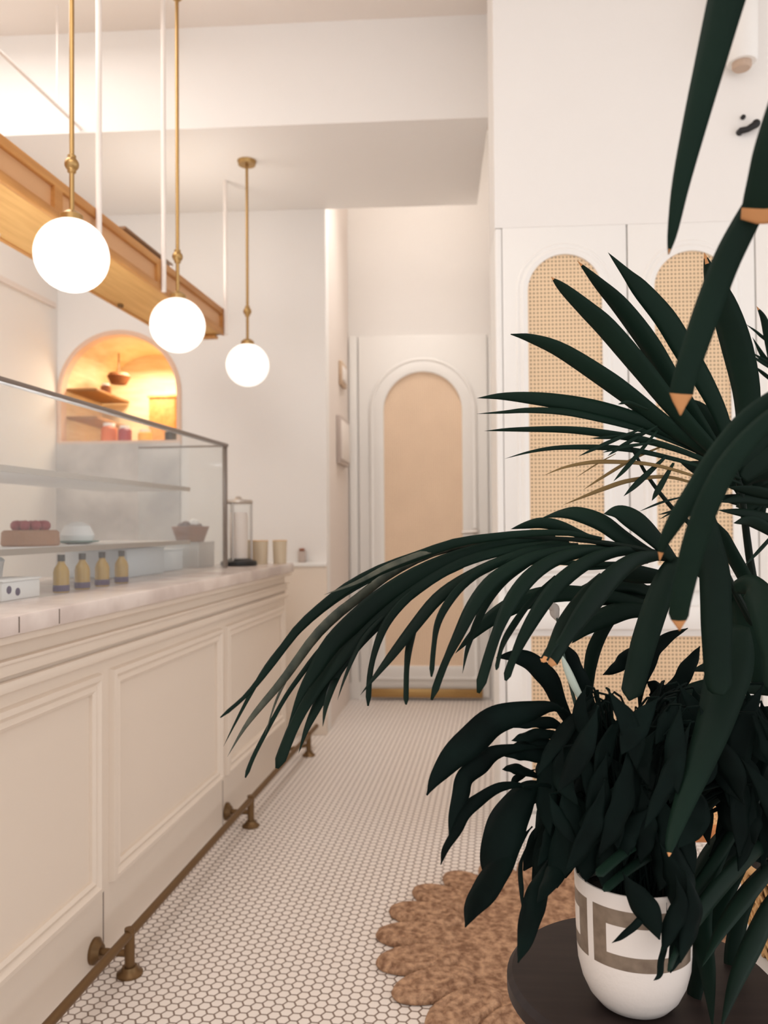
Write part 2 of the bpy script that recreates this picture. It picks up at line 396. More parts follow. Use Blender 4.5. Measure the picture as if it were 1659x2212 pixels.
# two shallow boxes on the alcove's left wall
def wall_plate(name, Y0, Y1, z0, z1, m, label, cat, depth=0.022):
    def f(x, y, z):
        k = (y - 4.99) / 0.82; return ww(-0.652 + 0.034 * k + x, y, z)
    b = B(); box(b, (0.001, Y0, z0), (depth, Y1, z1), f, bev=0.004)
    root = empty(name, f(0, (Y0 + Y1) / 2, z0), label, cat)
    link('case', b, m, root)
    b = B(); box(b, (depth - 0.001, Y0 + 0.02, z0 + 0.03), (depth + 0.006, Y1 - 0.02, z1 - 0.03), f, bev=0.002); link('cover', b, M['rod_white'], root)
M['plate'] = mat('grey_enamel', (196, 180, 170), 0.5)
wall_plate('control_panel', 5.25, 5.62, 1.66, 1.98, M['plate'], 'tall grey control box on the side wall left of the door', 'box', 0.03)
wall_plate('sign_plate', 5.36, 5.58, 2.20, 2.36, mat('tan_plate', (206, 178, 150), 0.5), 'small tan plate on the side wall above the grey control box', 'plate')

# ------------------------------------------------------------------ cabinet on the right
YC = 3.24
cab = empty('cane_cabinet', (0.95, YC, 0), 'tall white built-in cabinet with arched cane doors on the right wall', 'cabinet')
bm = B(); box(bm, (0.2505, YC + 0.018, 0), (2.4, YC + 0.30, 2.438)); box(bm, (0.2505, YC + 0.001, 0.0), (2.4, YC + 0.03, 0.10)); link('carcass', bm, M['white'], cab, smooth=False)
bm = B(); box(bm, (0.2505, YC - 0.002, 0.1), (0.277, YC + 0.02, 2.438), bev=0.004); link('side_stile', bm, M['white'], cab)
for i, xc in enumerate((0.5235, 1.0185, 1.5135)):
    b = B(); box(b, (xc - 0.2445, YC - 0.002, 0.985), (xc + 0.2445, YC + 0.018, 2.4398), bev=0.0008)
    d = link('cabinet_door', b, M['white'], cab)
    b = B(); arch_ring(b, xc, 0.146, 1.085, 2.325, YC - 0.002, [(-0.001, -0.003), (0.0, 0.012), (0.018, 0.014), (0.032, 0.004), (0.040, 0.007), (0.048, 0.0)]); link('door_moulding', b, M['white'], d)
    b = B(); b.faces.new([b.verts.new(ww(x, YC - 0.0045, z)) for x, z in arch_pts(xc, 0.146, 1.085, 2.325)]); link('cane_panel', b, M['cane'], d, smooth=False)
b = B(); box(b, (0.2505, YC - 0.035, 0.835), (2.4, YC + 0.02, 0.925), bev=0.006); box(b, (0.2505, YC - 0.018, 0.820), (2.4, YC + 0.02, 0.838)); link('ledge', b, M['white'], cab)
def rect_ring(bm, x0, x1, z0, z1, prof, fn):
    ls = []
    for off, pr in prof:
        ls.append([fn(pr, x0 - off, z0 - off), fn(pr, x1 + off, z0 - off), fn(pr, x1 + off, z1 + off), fn(pr, x0 - off, z1 + off)])
    loops(bm, ls)
fcab = lambda pr, a, z: ww(a, YC - 0.002 - pr, z)
for x0, x1 in ((0.282, 1.262), (1.272, 2.25)):
    b = B(); box(b, (x0, YC - 0.002, 0.115), (x1, YC + 0.018, 0.818), bev=0.003)
    d = link('lower_door', b, M['white'], cab)
    b = B(); rect_ring(b, x0 + 0.095, x1 - 0.065, 0.205, 0.808, [(0, -0.003), (0, 0.010), (0.018, 0.013), (0.03, 0.004), (0.036, 0.0)], fcab); link('door_moulding', b, M['white'], d)
    b = B(); b.faces.new([b.verts.new(fcab(0.0025, a, z)) for a, z in ((x0 + 0.095, 0.205), (x1 - 0.065, 0.205), (x1 - 0.065, 0.808), (x0 + 0.095, 0.808))]); link('cane_panel', b, M['cane'], d, smooth=False)

# wall fittings at the top right
sc = empty('wall_sconce', (1.20, 3.17, 3.0), 'white cylinder wall lamp with tan base at the top right', 'lamp')
b = B(); lathe(b, (1.20, 3.17, 3.03), [(0.0, 0.0), (0.052, 0.0), (0.058, 0.01), (0.062, 0.36), (0.056, 0.37), (0, 0.37)], 28); link('shade', b, M['white'], sc)
b = B(); lathe(b, (1.20, 3.17, 3.005), [(0, 0), (0.03, 0.0), (0.036, 0.008), (0.036, 0.025), (0, 0.025)], 24); link('base_cap', b, mat('tan_cap', (192, 166, 146), 0.5), sc, label='tan base cap of the lamp')
b = B(); box(b, (1.175, 3.20, 3.18), (1.225, 3.2385, 3.26)); link('bracket', b, M['white'], sc)
hk = empty('wall_hook', (1.24, 3.2385, 2.80), 'black angled metal hook on the white wall below the wall lamp', 'hook')
b = B(); tube(b, [ww(1.212, 3.2385, 2.79), ww(1.212, 3.222, 2.79), ww(1.236, 3.215, 2.792), ww(1.268, 3.213, 2.81)], [0.013, 0.013, 0.012, 0.015], 14); link('arm', b, M['black'], hk)
b = B(); sphere(b, (1.268, 3.213, 2.812), 0.0165, 16); link('end_knob', b, M['black'], hk)
b = B(); tube(b, [ww(1.226, 3.2385, 2.849), ww(1.226, 3.228, 2.849)], 0.009, 14); link('screw', b, M['black'], hk)

# ------------------------------------------------------------------ counter
UC = -1.137
ctr = empty('service_counter', cw(-1.4, 2.3, 0), 'long blush panelled service counter along the left', 'counter', rotz=CROT)
V0, V1 = 0.2, 4.22
b = B(); box(b, (UC - 0.62, V0, 0.0), (UC, V1, 1.005), cw); link('body', b, M['blush'], ctr, smooth=False)
b = B(); box(b, (UC, V0, 0.905), (UC + 0.012, V1 + 0.012, 0.935), cw, bev=0.004); box(b, (UC, V0, 0.868), (UC + 0.020, V1 + 0.02, 0.896), cw, bev=0.007); box(b, (UC, V0, 0.935), (UC + 0.022, V1 + 0.02, 0.945), cw, bev=0.003); box(b, (UC, V0, 0.985), (UC + 0.034, V1 + 0.03, 1.005), cw, bev=0.004)
link('cornice', b, M['blush'], ctr)
fctr = lambda pr, a, z: cw(UC + pr, a, z)
for i, (a, c) in enumerate(((0.26, 1.11), (1.275, 2.125), (2.29, 3.14), (3.30, 4.12))):
    b = B(); rect_ring(b, a, c, 0.262, 0.782, [(0.0, 0.0), (0.0, 0.010), (0.010, 0.016), (0.022, 0.010), (0.034, 0.020), (0.048, 0.018), (0.052, 0.0)], fctr)
    link('panel_moulding', b, M['blush'], ctr)
for v in (1.195, 2.205, 3.225):
    b = B(); box(b, (UC, v - 0.002, 0.0), (UC + 0.0012, v + 0.002, 0.20), cw); link('seam', b, M['glass_edge'], ctr, smooth=False)
# marble worktop of slabs
b = B(); box(b, (UC - 0.64, V0 - 0.03, 1.006), (-1.08, V1 - 0.02, 1.053), cw, bev=0.008)
wt = tag(link('marble_worktop', b, M['marble'], origin=cw(-1.4, 2.3, 1.006), rotz=CROT), 'pale pinkish marble worktop on the blush counter', 'worktop')
for v in (1.63 + 0.07, 1.63 + 0.24):
    b = B(); box(b, (-1.0802, v, 1.012), (-1.0792, v + 0.004, 1.048), cw); link('joint', b, M['glass_edge'], wt, smooth=False)

# brass foot rail
rail = empty('brass_foot_rail', cw(-1.04, 2.3, 0), 'brass foot rail on three posts in front of the counter', 'rail', rotz=CROT)
b = B(); tube(b, [cw(-1.03, 0.2, 0.112), cw(-1.03, 4.5, 0.112)], 0.0125, 14); link('tube', b, M['dark_brass'], rail)
for v in (2.15, 3.266, 4.304):
    b = B(); tube(b, [cw(-1.03, v, 0.012), cw(-1.03, v, 0.128)], 0.014, 14); post = link('post', b, M['dark_brass'], rail)
    b = B(); lathe(b, cw(-1.03, v, 0.0), [(0, 0), (0.036, 0), (0.036, 0.006), (0.024, 0.014), (0.02, 0.024), (0, 0.024)], 24); link('floor_flange', b, M['dark_brass'], post)
    vv = min(v, V1 - 0.03)
    b = B(); tube(b, [cw(UC, vv, 0.058), cw(-1.03, v, 0.058)], 0.010, 12); link('arm', b, M['dark_brass'], post)
    b = B(); tube(b, [cw(UC, vv, 0.058), cw(UC + 0.008, vv, 0.058), cw(UC + 0.016, vv, 0.058), cw(UC + 0.024, vv, 0.058)], [0.036, 0.036, 0.026, 0.02], 24); link('wall_flange', b, M['dark_brass'], post)

# glass display case on the counter
case = empty('glass_display_case', cw(-1.45, 2.0, 1.053), 'clear glass display case standing on the marble worktop', 'display case', rotz=CROT)
b = B(); box(b, (-1.276, 0.3, 1.055), (-1.266, 3.66, 1.625), cw); link('front_pane', b, M['glass'], case, smooth=False)
b = B(); box(b, (-1.70, 3.65, 1.055), (-1.277, 3.66, 1.625), cw); link('end_pane', b, M['glass'], case, smooth=False)
b = B(); box(b, (-1.285, 0.3, 1.626), (-1.257, 3.667, 1.640), cw, bev=0.002); box(b, (-1.282, 3.648, 1.055), (-1.262, 3.664, 1.626), cw, bev=0.002); box(b, (-1.70, 3.648, 1.626), (-1.284, 3.662, 1.634), cw); link('edge_frame', b, M['glass_edge'], case)
for z in (1.19, 1.42):
    b = B(); box(b, (-1.72, 1.0, z - 0.014), (-1.33, 3.36, z), cw, bev=0.003); link('shelf', b, M['paper'], case)
    b = B(); box(b, (-1.335, 1.0, z - 0.016), (-1.328, 3.362, z + 0.002), cw); link('shelf_edge', b, M['steel'], case, smooth=False)
area('case_light', cw(-1.52, 2.4, 1.60), 0.08, 8, (0.94, 0.97, 1.0), size_y=1.2)

# four amber bottles
def bottle_at(v, u=-1.312):
    root = empty('amber_bottle', cw(u, v, 1.0535), 'x', 'bottle', 'amber bottles in the display case', CROT)
    c = cw(u, v, 1.0535)
    b = B(); lathe(b, c, [(0, 0), (0.021, 0), (0.0235, 0.003), (0.0235, 0.062), (0.020, 0.074), (0.011, 0.088), (0.0095, 0.094), (0.0095, 0.1), (0, 0.1)], 24); link('glass_body', b, M['amber'], root)
    b = B(); lathe(b, c + Vector((0, 0, 0.0945)), [(0, 0), (0.0112, 0), (0.0112, 0.018), (0.010, 0.02), (0, 0.02)], 20); link('cap', b, M['black'], root)
    b = B(); lathe(b, c + Vector((0, 0, 0.004)), [(0.0236, 0), (0.0242, 0.001), (0.0242, 0.018), (0.0236, 0.019)], 24); link('label_band', b, M['violet'], root)
    return root
b0 = bottle_at(2.285); b0['label'] = 'amber bottle with black cap, leftmost of the four on the counter'
for v, w in ((2.41, 'second from the left of the four on the counter'), (2.54, 'third from the left of the four on the counter'), (2.68, 'rightmost of the four on the counter')):
    c = dup(b0); c.location = cw(-1.312, v, 1.0535); c['label'] = 'amber bottle with black cap, ' + w

# other goods in and beside the case
def goods_box(name, u0, u1, v0, v1, z0, z1, m, label, cat, lid=0.006):
    root = empty(name, cw((u0 + u1) / 2, (v0 + v1) / 2, z0), label, cat, rotz=CROT)
    b = B(); box(b, (u0, v0, z0), (u1, v1, z1 - lid), cw, bev=0.004); link('body', b, m, root)
    b = B(); box(b, (u0 - 0.003, v0 - 0.003, z1 - lid), (u1 + 0.003, v1 + 0.003, z1), cw, bev=0.002); link('lid', b, m, root)
    return root
M['cool_white'] = mat('cool_white_plastic', (228, 234, 238), 0.4)
M['steel_white'] = mat('pale_steel', (206, 204, 202), 0.3, metal=0.2)
goods_box('food_warmer', -1.68, -1.42, 2.95, 3.30, 1.0535, 1.165, M['cool_white'], 'cool white appliance right of the amber bottles', 'appliance')
goods_box('ice_bin', -1.62, -1.45, 3.35, 3.58, 1.0535, 1.15, M['cool_white'], 'low pale bin between the white appliance and the steel box', 'bin')
goods_box('steel_box', -1.60, -1.42, 3.70, 3.92, 1.0535, 1.175, M['steel_white'], 'pale grey box on the counter under the copper basket', 'box')
gb = goods_box('takeaway_box', -1.40, -1.305, 1.98, 2.16, 1.0535, 1.11, M['paper'], 'white card box with violet print, left of the amber bottles', 'box')
b = B()
for v, z in ((2.01, 1.083), (2.05, 1.075)): tube(b, [cw(-1.3055, v, z), cw(-1.304, v, z)], 0.011, 12)
link('print', b, M['violet'], gb)
goods_box('juice_carton', -1.40, -1.31, 1.80, 1.93, 1.0535, 1.115, mat('yellow_card', (226, 190, 110), 0.5), 'small yellow carton at the left edge of the counter', 'carton')
br = empty('copper_basket', cw(-1.50, 3.80, 1.1755), 'copper brown basket of wrapped snacks on the pale grey box', 'basket', rotz=CROT)
b = B(); lathe(b, cw(-1.50, 3.80, 1.1755), [(0, 0), (0.062, 0), (0.066, 0.004), (0.092, 0.075), (0.088, 0.076), (0.062, 0.008), (0, 0.008)], 24); link('basket_wall', b, M['copper'], br)
b = B()
for k in range(7):
    a = k * 0.9; sphere(b, cw(-1.50 + 0.04 * math.cos(a), 3.80 + 0.04 * math.sin(a), 1.235 + 0.008 * (k % 3)), 0.028, 12)
link('snacks', b, mat('dark_wrapper', (96, 70, 70), 0.4), br)
b = B(); sphere(b, cw(-1.49, 3.82, 1.262), 0.028, 14); link('paper_bag', b, M['paper'], br)
ck = empty('round_cake', cw(-1.52, 2.46, 1.1905), 'round brown cake with red topping on the glass case shelf', 'cake', rotz=CROT)
b = B(); lathe(b, cw(-1.52, 2.46, 1.1905), [(0, 0), (0.085, 0), (0.09, 0.006), (0.088, 0.045), (0.08, 0.052), (0, 0.052)], 28); link('sponge', b, M['brown'], ck)
b = B()
for k in range(9):
    a = k * 0.7; sphere(b, cw(-1.52 + 0.045 * math.cos(a), 2.46 + 0.045 * math.sin(a), 1.257), 0.018, 10)
link('berries', b, M['red'], ck, label='red berries on the cake')
ds = empty('dessert_dome', cw(-1.50, 2.72, 1.1905), 'white domed dessert on a plate, right of the brown cake', 'dessert', rotz=CROT)
b = B(); lathe(b, cw(-1.50, 2.72, 1.1905), [(0, 0), (0.03, 0), (0.075, 0.008), (0.078, 0.012), (0, 0.012)], 24); link('plate', b, mat('teal_plate', (120, 150, 140), 0.4), ds)
b = B(); lathe(b, cw(-1.50, 2.72, 1.203), [(0, 0), (0.055, 0), (0.06, 0.02), (0.045, 0.052), (0.02, 0.066), (0, 0.068)], 24); link('cream_dome', b, M['paper'], ds)
def cup(v, u):
    root = empty('paper_cup', cw(u, v, 1.0535), 'x', 'cup', 'white paper cups on the counter', CROT)
    b = B(); lathe(b, cw(u, v, 1.0535), [(0, 0), (0.026, 0), (0.036, 0.095), (0.038, 0.098), (0.034, 0.098), (0.024, 0.006), (0, 0.006)], 24); link('wall', b, M['paper'], root)
    b = B(); lathe(b, cw(u, v, 1.0535 + 0.097), [(0.0, 0.012), (0.03, 0.012), (0.039, 0.002), (0.039, 0), (0, 0)], 24); link('lid', b, M['cool_white'], root)
    return root
c0 = cup(2.07, -1.52); c0['label'] = 'lidded white paper cup behind the white card box, nearer the camera'
c = dup(c0); c.location = cw(-1.50, 2.22, 1.0535); c['label'] = 'lidded white paper cup behind the leftmost amber bottle'

# glass drink dispenser with a black base
dp = empty('drink_dispenser', cw(-1.29, 3.91, 1.0535), 'glass drink dispenser with black base at the end of the counter', 'dispenser', rotz=CROT)
c = cw(-1.29, 3.91, 1.0535)
b = B(); lathe(b, c, [(0, 0), (0.088, 0), (0.092, 0.006), (0.088, 0.022), (0.05, 0.034), (0, 0.034)], 28); link('base', b, M['black'], dp)
b = B(); lathe(b, c + Vector((0, 0, 0.034)), [(0.052, 0), (0.056, 0.004), (0.056, 0.27), (0.052, 0.275)], 28); link('glass_tube', b, M['glass'], dp)
b = B(); lathe(b, c + Vector((0, 0, 0.036)), [(0, 0), (0.044, 0), (0.046, 0.2), (0.043, 0.23), (0, 0.232)], 24); link('pale_filling', b, mat('pale_pink_filling', (232, 218, 208), 0.5), dp)
b = B(); lathe(b, c + Vector((0, 0, 0.310)), [(0, 0), (0.068, 0), (0.072, 0.006), (0.068, 0.018), (0.02, 0.024), (0.012, 0.036), (0, 0.038)], 28); link('lid', b, M['steel'], dp)
for a in (0.3, 2.4, 4.5):
    b = B(); p = c + Vector((0.064 * math.cos(a), 0.064 * math.sin(a), 0)); tube(b, [p + Vector((0, 0, 0.025)), p + Vector((0, 0, 0.312))], 0.006, 8); link('side_rod', b, M['steel'], dp)
def tumbler(u, v, lab):
    root = empty('glass_tumbler', cw(u, v, 1.0535), lab, 'glass', 'cream glasses beyond the drink dispenser', CROT)
    b = B(); lathe(b, cw(u, v, 1.0535), [(0, 0), (0.034, 0), (0.038, 0.12), (0.036, 0.12), (0.031, 0.008), (0, 0.008)], 24); link('wall', b, M['cream_glass'], root)
    b = B(); lathe(b, cw(u, v, 1.0535), [(0.0380, 0.1195), (0.0392, 0.1215), (0.0360, 0.1225), (0.0358, 0.1195)], 24); link('rim', b, M['wood_lit'], root)
    return root
t0 = tumbler(-1.22, 4.06, 'cream glass on the counter, right beside the drink dispenser')
c = dup(t0); c.location = cw(-1.13, 4.10, 1.0535); c['label'] = 'cream glass nearest the far right corner of the counter'
c = dup(t0); c.location = cw(-1.30, 4.12, 1.0535); c['label'] = 'cream glass farthest left, half behind the drink dispenser'
sd = empty('soap_dispenser', (-0.80, 4.818, 1.0305), 'small grey dispenser on the wall ledge beyond the counter', 'dispenser')
b = B(); box(b, (-0.822, 4.802, 1.0305), (-0.778, 4.836, 1.10), bev=0.005); link('body', b, M['plate'], sd)
b = B(); box(b, (-0.815, 4.795, 1.10), (-0.785, 4.832, 1.115), bev=0.004); link('cap', b, M['copper'], sd)

# glowing bead added for a bright spot at the left of the back wall
wl = empty('bright_wall_spot', cw(luv[0], 4.75, 2.44), 'tiny round glowing spot on the wall left of the arched niche', 'lamp')
p = cw(luv[0], 4.72, 2.43)
b = B(); tube(b, [p, p + CNRM * 0.02], 0.045, 20); link('rose', b, M['rod_white'], wl)
b = B(); sphere(b, p + CNRM * 0.045, 0.035, 20); link('glow_bead', b, M['globe'], wl)

# niche contents, modelled in place of the mirror's reflection
def nbox(name, a, b_, m, label, cat):
    b = B(); box(b, a, b_, bev=0.004); return tag(link(name, b, m, origin=a), label, cat)
nbox('niche_shelf', (NX - NHW + 0.003, YB + 0.06, 2.105), (NX - NHW + 0.20, YB + 0.60, 2.122), mat('shelf_dark_edge', (150, 104, 58), 0.5), 'upper wooden shelf along the left side of the arched niche', 'shelf')
nbox('niche_shelf', (NX - NHW + 0.003, YB + 0.06, 1.93), (NX - NHW + 0.20, YB + 0.60, 1.947), mat('shelf_dark_edge2', (160, 112, 64), 0.5), 'lower wooden shelf along the left side of the arched niche', 'shelf')
wc = empty('wooden_crate', (NX + 0.10, YB + 0.5, NZ0), 'tall wooden box standing at the back right of the arched niche', 'crate')
b = B(); box(b, (NX + 0.02, YB + 0.46, NZ0 + 0.001), (NX + 0.20, YB + 0.60, NZ0 + 0.34), bev=0.005); link('body', b, M['wood'], wc)
b = B(); box(b, (NX + 0.01, YB + 0.45, NZ0 + 0.34), (NX + 0.21, YB + 0.61, NZ0 + 0.36), bev=0.004); link('lid', b, M['wood_lit'], wc)
hb = empty('hanging_basket', (NX - 0.13, YB + 0.32, 2.26), 'dark brown wicker bundle hung at the top of the arched niche', 'basket')
b = B(); lathe(b, (NX - 0.13, YB + 0.32, 2.19), [(0, 0), (0.05, 0.0), (0.075, 0.05), (0.06, 0.07), (0, 0.07)], 20); link('bowl', b, mat('dark_wicker', (120, 66, 26), 0.7, bump=0.5), hb)
b = B(); tube(b, [ww(NX - 0.13, YB + 0.32, 2.255), ww(NX - 0.13, YB + 0.32, 2.395)], 0.004, 6); link('cord', b, M['copper'], hb)
def jar(x, y, z, r, h, m, label, grp=None):
    root = empty('spice_jar', (x, y, z), label, 'jar', 'jars in the arched niche')
    b = B(); lathe(b, (x, y, z), [(0, 0), (r * 0.9, 0), (r, 0.004), (r, h * 0.75), (r * 0.7, h * 0.85), (0, h * 0.85)], 18); link('body', b, m, root)
    b = B(); lathe(b, (x, y, z + h * 0.851), [(0, 0), (r * 0.75, 0), (r * 0.75, h * 0.15), (0, h * 0.15)], 18); link('lid', b, M['paper'], root)
z0 = NZ0 + 0.001
jar(NX - 0.13, YB + 0.16, z0, 0.05, 0.13, M['orange'], 'orange jar standing on the niche floor at the left')
jar(NX - 0.02, YB + 0.14, z0, 0.042, 0.11, M['red'], 'red jar on the niche floor right of the orange jar')
jar(NX + 0.09, YB + 0.20, z0, 0.045, 0.09, mat('yellow_jar', (232, 178, 70), 0.4), 'low yellow jar on the niche floor before the wooden box')
jar(NX + 0.25, YB + 0.22, z0, 0.038, 0.10, M['black'], 'black jar on the niche floor at the far right')
jar(NX - 0.26, YB + 0.42, 2.1225, 0.035, 0.09, M['copper'], 'brown jar on the upper niche shelf')

# ------------------------------------------------------------------ pendant globes
def pendant(u, v, zc, top, coupler=None):
    root = empty('globe_pendant', cw(u, v, zc), 'x', 'pendant lamp', 'globe pendants over the counter', CROT)
    c = cw(u, v, zc); r = 0.112
    b = B(); sphere(b, c, r, 48); link('globe', b, M['globe'], root)
    b = B(); lathe(b, c + Vector((0, 0, r - 0.006)), [(0, 0), (0.034, 0), (0.034, 0.018), (0.02, 0.03), (0, 0.03)], 24); link('holder', b, M['brass'], root)
    b = B(); tube(b, [c + Vector((0, 0, r + 0.02)), c + Vector((0, 0, top - zc))], 0.0075, 10); link('rod', b, M['brass'], root)
    b = B(); sphere(b, c + Vector((0, 0, 0.284)), 0.022, 20); lathe(b, c + Vector((0, 0, 0.255)), [(0.0075, 0), (0.013, 0.004), (0.013, 0.056), (0.0075, 0.06)], 16); link('ball_joint', b, M['brass'], root)
    b = B(); lathe(b, c + Vector((0, 0, top - zc - 0.02)), [(0, 0), (0.045, 0), (0.05, 0.02), (0, 0.02)], 24); link('canopy', b, M['brass'], root)
    return root
p1 = pendant(-1.295, 2.317, 2.09, 3.674); p1['label'] = 'nearest and largest lit white globe pendant on a brass rod'
p2 = pendant(-1.295, 3.149, 2.078, 3.674); p2['label'] = 'middle lit white globe pendant of the three over the counter'
b = B(); lathe(b, cw(-1.295, 3.149, 3.425), [(0.0075, 0), (0.018, 0.008), (0.026, 0.02), (0.026, 0.035), (0.018, 0.05), (0.0075, 0.058)], 20); link('coupler', b, M['brass'], p2)
p3 = pendant(-1.295, 4.085, 2.098, 3.179); p3['label'] = 'farthest and smallest lit white globe pendant near the back wall'

# ------------------------------------------------------------------ hanging wooden beam
bmr = empty('wooden_beam', cw(-1.65, 2.6, 2.33), 'long honey wood beam shelf hung on white rods over the counter', 'beam', rotz=CROT)
UB, ZB, ZT2, VE = -1.5, 2.325, 2.463, 4.33
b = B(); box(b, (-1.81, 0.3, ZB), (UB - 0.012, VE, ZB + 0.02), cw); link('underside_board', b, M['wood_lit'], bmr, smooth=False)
b = B(); box(b, (UB - 0.02, 0.3, ZB - 0.006), (UB, VE, ZB + 0.026), cw, bev=0.003); box(b, (UB - 0.02, 0.3, ZT2 - 0.034), (UB, VE, ZT2), cw, bev=0.003)
for v in (0.9, 1.75, 2.6, 3.45, 4.305): box(b, (UB - 0.02, v - 0.026, ZB), (UB - 0.001, v + 0.026, ZT2 - 0.01), cw)
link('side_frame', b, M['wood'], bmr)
b = B(); box(b, (UB - 0.03, 0.3, ZB + 0.02), (UB - 0.016, VE - 0.01, ZT2 - 0.02), cw); link('side_panel', b, M['wood_panel'], bmr, smooth=False)
b = B(); box(b, (-1.83, 0.3, ZB - 0.004), (-1.81, VE, ZT2), cw); link('back_board', b, M['wood'], bmr, smooth=False)
b = B(); box(b, (-1.83, VE - 0.02, ZB), (UB, VE + 0.004, ZT2), cw); box(b, (-1.8, VE - 0.03, ZB - 0.02), (UB - 0.05, VE + 0.02, ZB - 0.003), cw, bev=0.003); link('end_board', b, M['wood'], bmr)
for v in (2.86, 3.46, 4.30):
    for u in (UB + 0.0115,):
        b = B(); tube(b, [cw(u, v, ZB - 0.01), cw(u, v, 3.674 if v < 3.7 else 3.179)], 0.011, 10); link('rod', b, M['rod_white'], bmr)
b = B(); tube(b, [cw(-1.80, 2.70, ZB + 0.0), cw(-1.80, 2.70, ZB - 0.05), cw(-2.1, 2.70, ZB - 0.055)], 0.012, 10); link('side_bracket', b, M['rod_white'], bmr)
for v in (3.25, 3.65):
    b = B(); lathe(b, cw(-1.79, v, ZB - 0.018), [(0, 0), (0.012, 0), (0.014, 0.014), (0, 0.016)], 14); link('screw_cap', b, M['dark_brass'], bmr)
crt = empty('storage_crate', cw(-1.66, 3.55, ZT2), 'brown flat crate lying on top of the wooden beam', 'crate', rotz=CROT)
b = B(); box(b, (-1.75, 3.30, ZB + 0.021), (-1.60, 3.80, 2.545), cw, bev=0.004); link('body', b, mat('taupe_crate', (168, 136, 110), 0.6), crt)
b = B(); box(b, (-1.76, 3.29, 2.545), (-1.59, 3.81, 2.56), cw, bev=0.003); link('lid', b, mat('taupe_crate_lid', (140, 108, 80), 0.6), crt)

# ------------------------------------------------------------------ rug
RC, RR = Vector((0.42, 2.42, 0)), 0.60
b = B()
lathe(b, RC, [(0, 0.008), (0.10, 0.013), (0.16, 0.007), (0.23, 0.013), (0.30, 0.007), (0.37, 0.013), (0.43, 0.006), (0.46, 0.008), (0.47, 0.001), (0, 0.001)], 64)
rug = tag(link('jute_rug', b, M['jute'], origin=RC), 'round brown jute rug with scalloped petal edge on the tiled floor', 'rug')
NP = 23
for k in range(NP):
    a = math.radians(192) + k * 2 * math.pi / NP
    dr = Vector((math.cos(a), math.sin(a), 0)); tg = Vector((-dr.y, dr.x, 0)); c = RC + dr * 0.485
    b = B(); ls = []
    for (s, z) in ((1.0, 0.001), (1.03, 0.008), (0.98, 0.019), (0.86, 0.026), (0.70, 0.027), (0.58, 0.022), (0.46, 0.027), (0.22, 0.024)):
        ls.append([c + dr * (0.122 * s * math.cos(t * 2 * math.pi / 28)) + tg * (0.066 * s * math.sin(t * 2 * math.pi / 28)) + Vector((0, 0, z + 0.001)) for t in range(28)])
    loops(b, ls, cap=True); link('petal', b, M['jute'], rug)

# ------------------------------------------------------------------ stool with the pot
ST = at_z(1385, 2110, 0.557); SR = 0.203
st = empty('round_stool', (ST.x, ST.y, 0), 'round dark brown wooden stool under the white patterned pot', 'stool')
b = B(); lathe(b, (ST.x, ST.y, 0.521), [(0, 0), (SR - 0.012, 0), (SR, 0.010), (SR, 0.028), (SR - 0.008, 0.036), (0, 0.036)], 64); link('seat', b, M['walnut'], st)
for k in range(4):
    a = 0.6 + k * math.pi / 2; d = Vector((math.cos(a), math.sin(a), 0))
    b = B(); tube(b, [Vector((ST.x, ST.y, 0.522)) + d * 0.13, Vector((ST.x, ST.y, 0.0)) + d * 0.185], [0.018, 0.013], 12); link('leg', b, M['walnut'], st)
b = B(); c = Vector((ST.x, ST.y, 0.2)); tube(b, [c + Vector((0.163 * math.cos(t * math.pi / 16), 0.163 * math.sin(t * math.pi / 16), 0)) for t in range(33)], 0.008, 8); link('stretcher', b, M['walnut'], st)

PC = Vector((0.283, 1.200, 0.5575))
lily = empty('potted_peace_lily', PC, 'drooping dark green peace lily in a white pot with a geometric grey band', 'potted plant')
PR = 0.0825
prof = [(0, 0), (0.040, 0), (0.052, 0.005), (0.064, 0.019), (0.073, 0.038), (0.0785, 0.060), (0.0803, 0.083), (0.0810, 0.103), (0.0817, 0.1205), (0.0822, 0.1425), (0.0825, 0.1645), (0.0828, 0.182), (0.0818, 0.185), (0.0790, 0.185), (0.0775, 0.181), (0.075, 0.15), (0, 0.148)]
azv = math.atan2(-PC.y, -PC.x)      # direction from the pot to the camera
def band(i, k):
    z = 0.5 * (prof[i][1] + prof[i + 1][1])
    if not (7 > i >= 6 or 8 >= i >= 6 or i == 9): return 0
    ang = (k + 0.5) - 180.0           # degrees to the right of the camera direction
    q = (ang + 41.0) % 120.0
    if q >= 112.0: return 0
    if i in (6, 9): return 1          # arms (bottom and top rows)
    return 1 if (q < 15.0 or q > 97.0) else 0
b = B(); lathe(b, PC, prof, 360, band, a0=azv - math.pi)
link('pot', b, [M['pot'], M['pot_band']], lily, label='white pot with grey rectangular key pattern')
b = B(); lathe(b, PC + Vector((0, 0, 0.149)), [(0, 0.012), (0.05, 0.010), (0.0745, 0.004), (0.0745, 0.0), (0, 0)], 40); link('soil', b, M['soil'], lily)

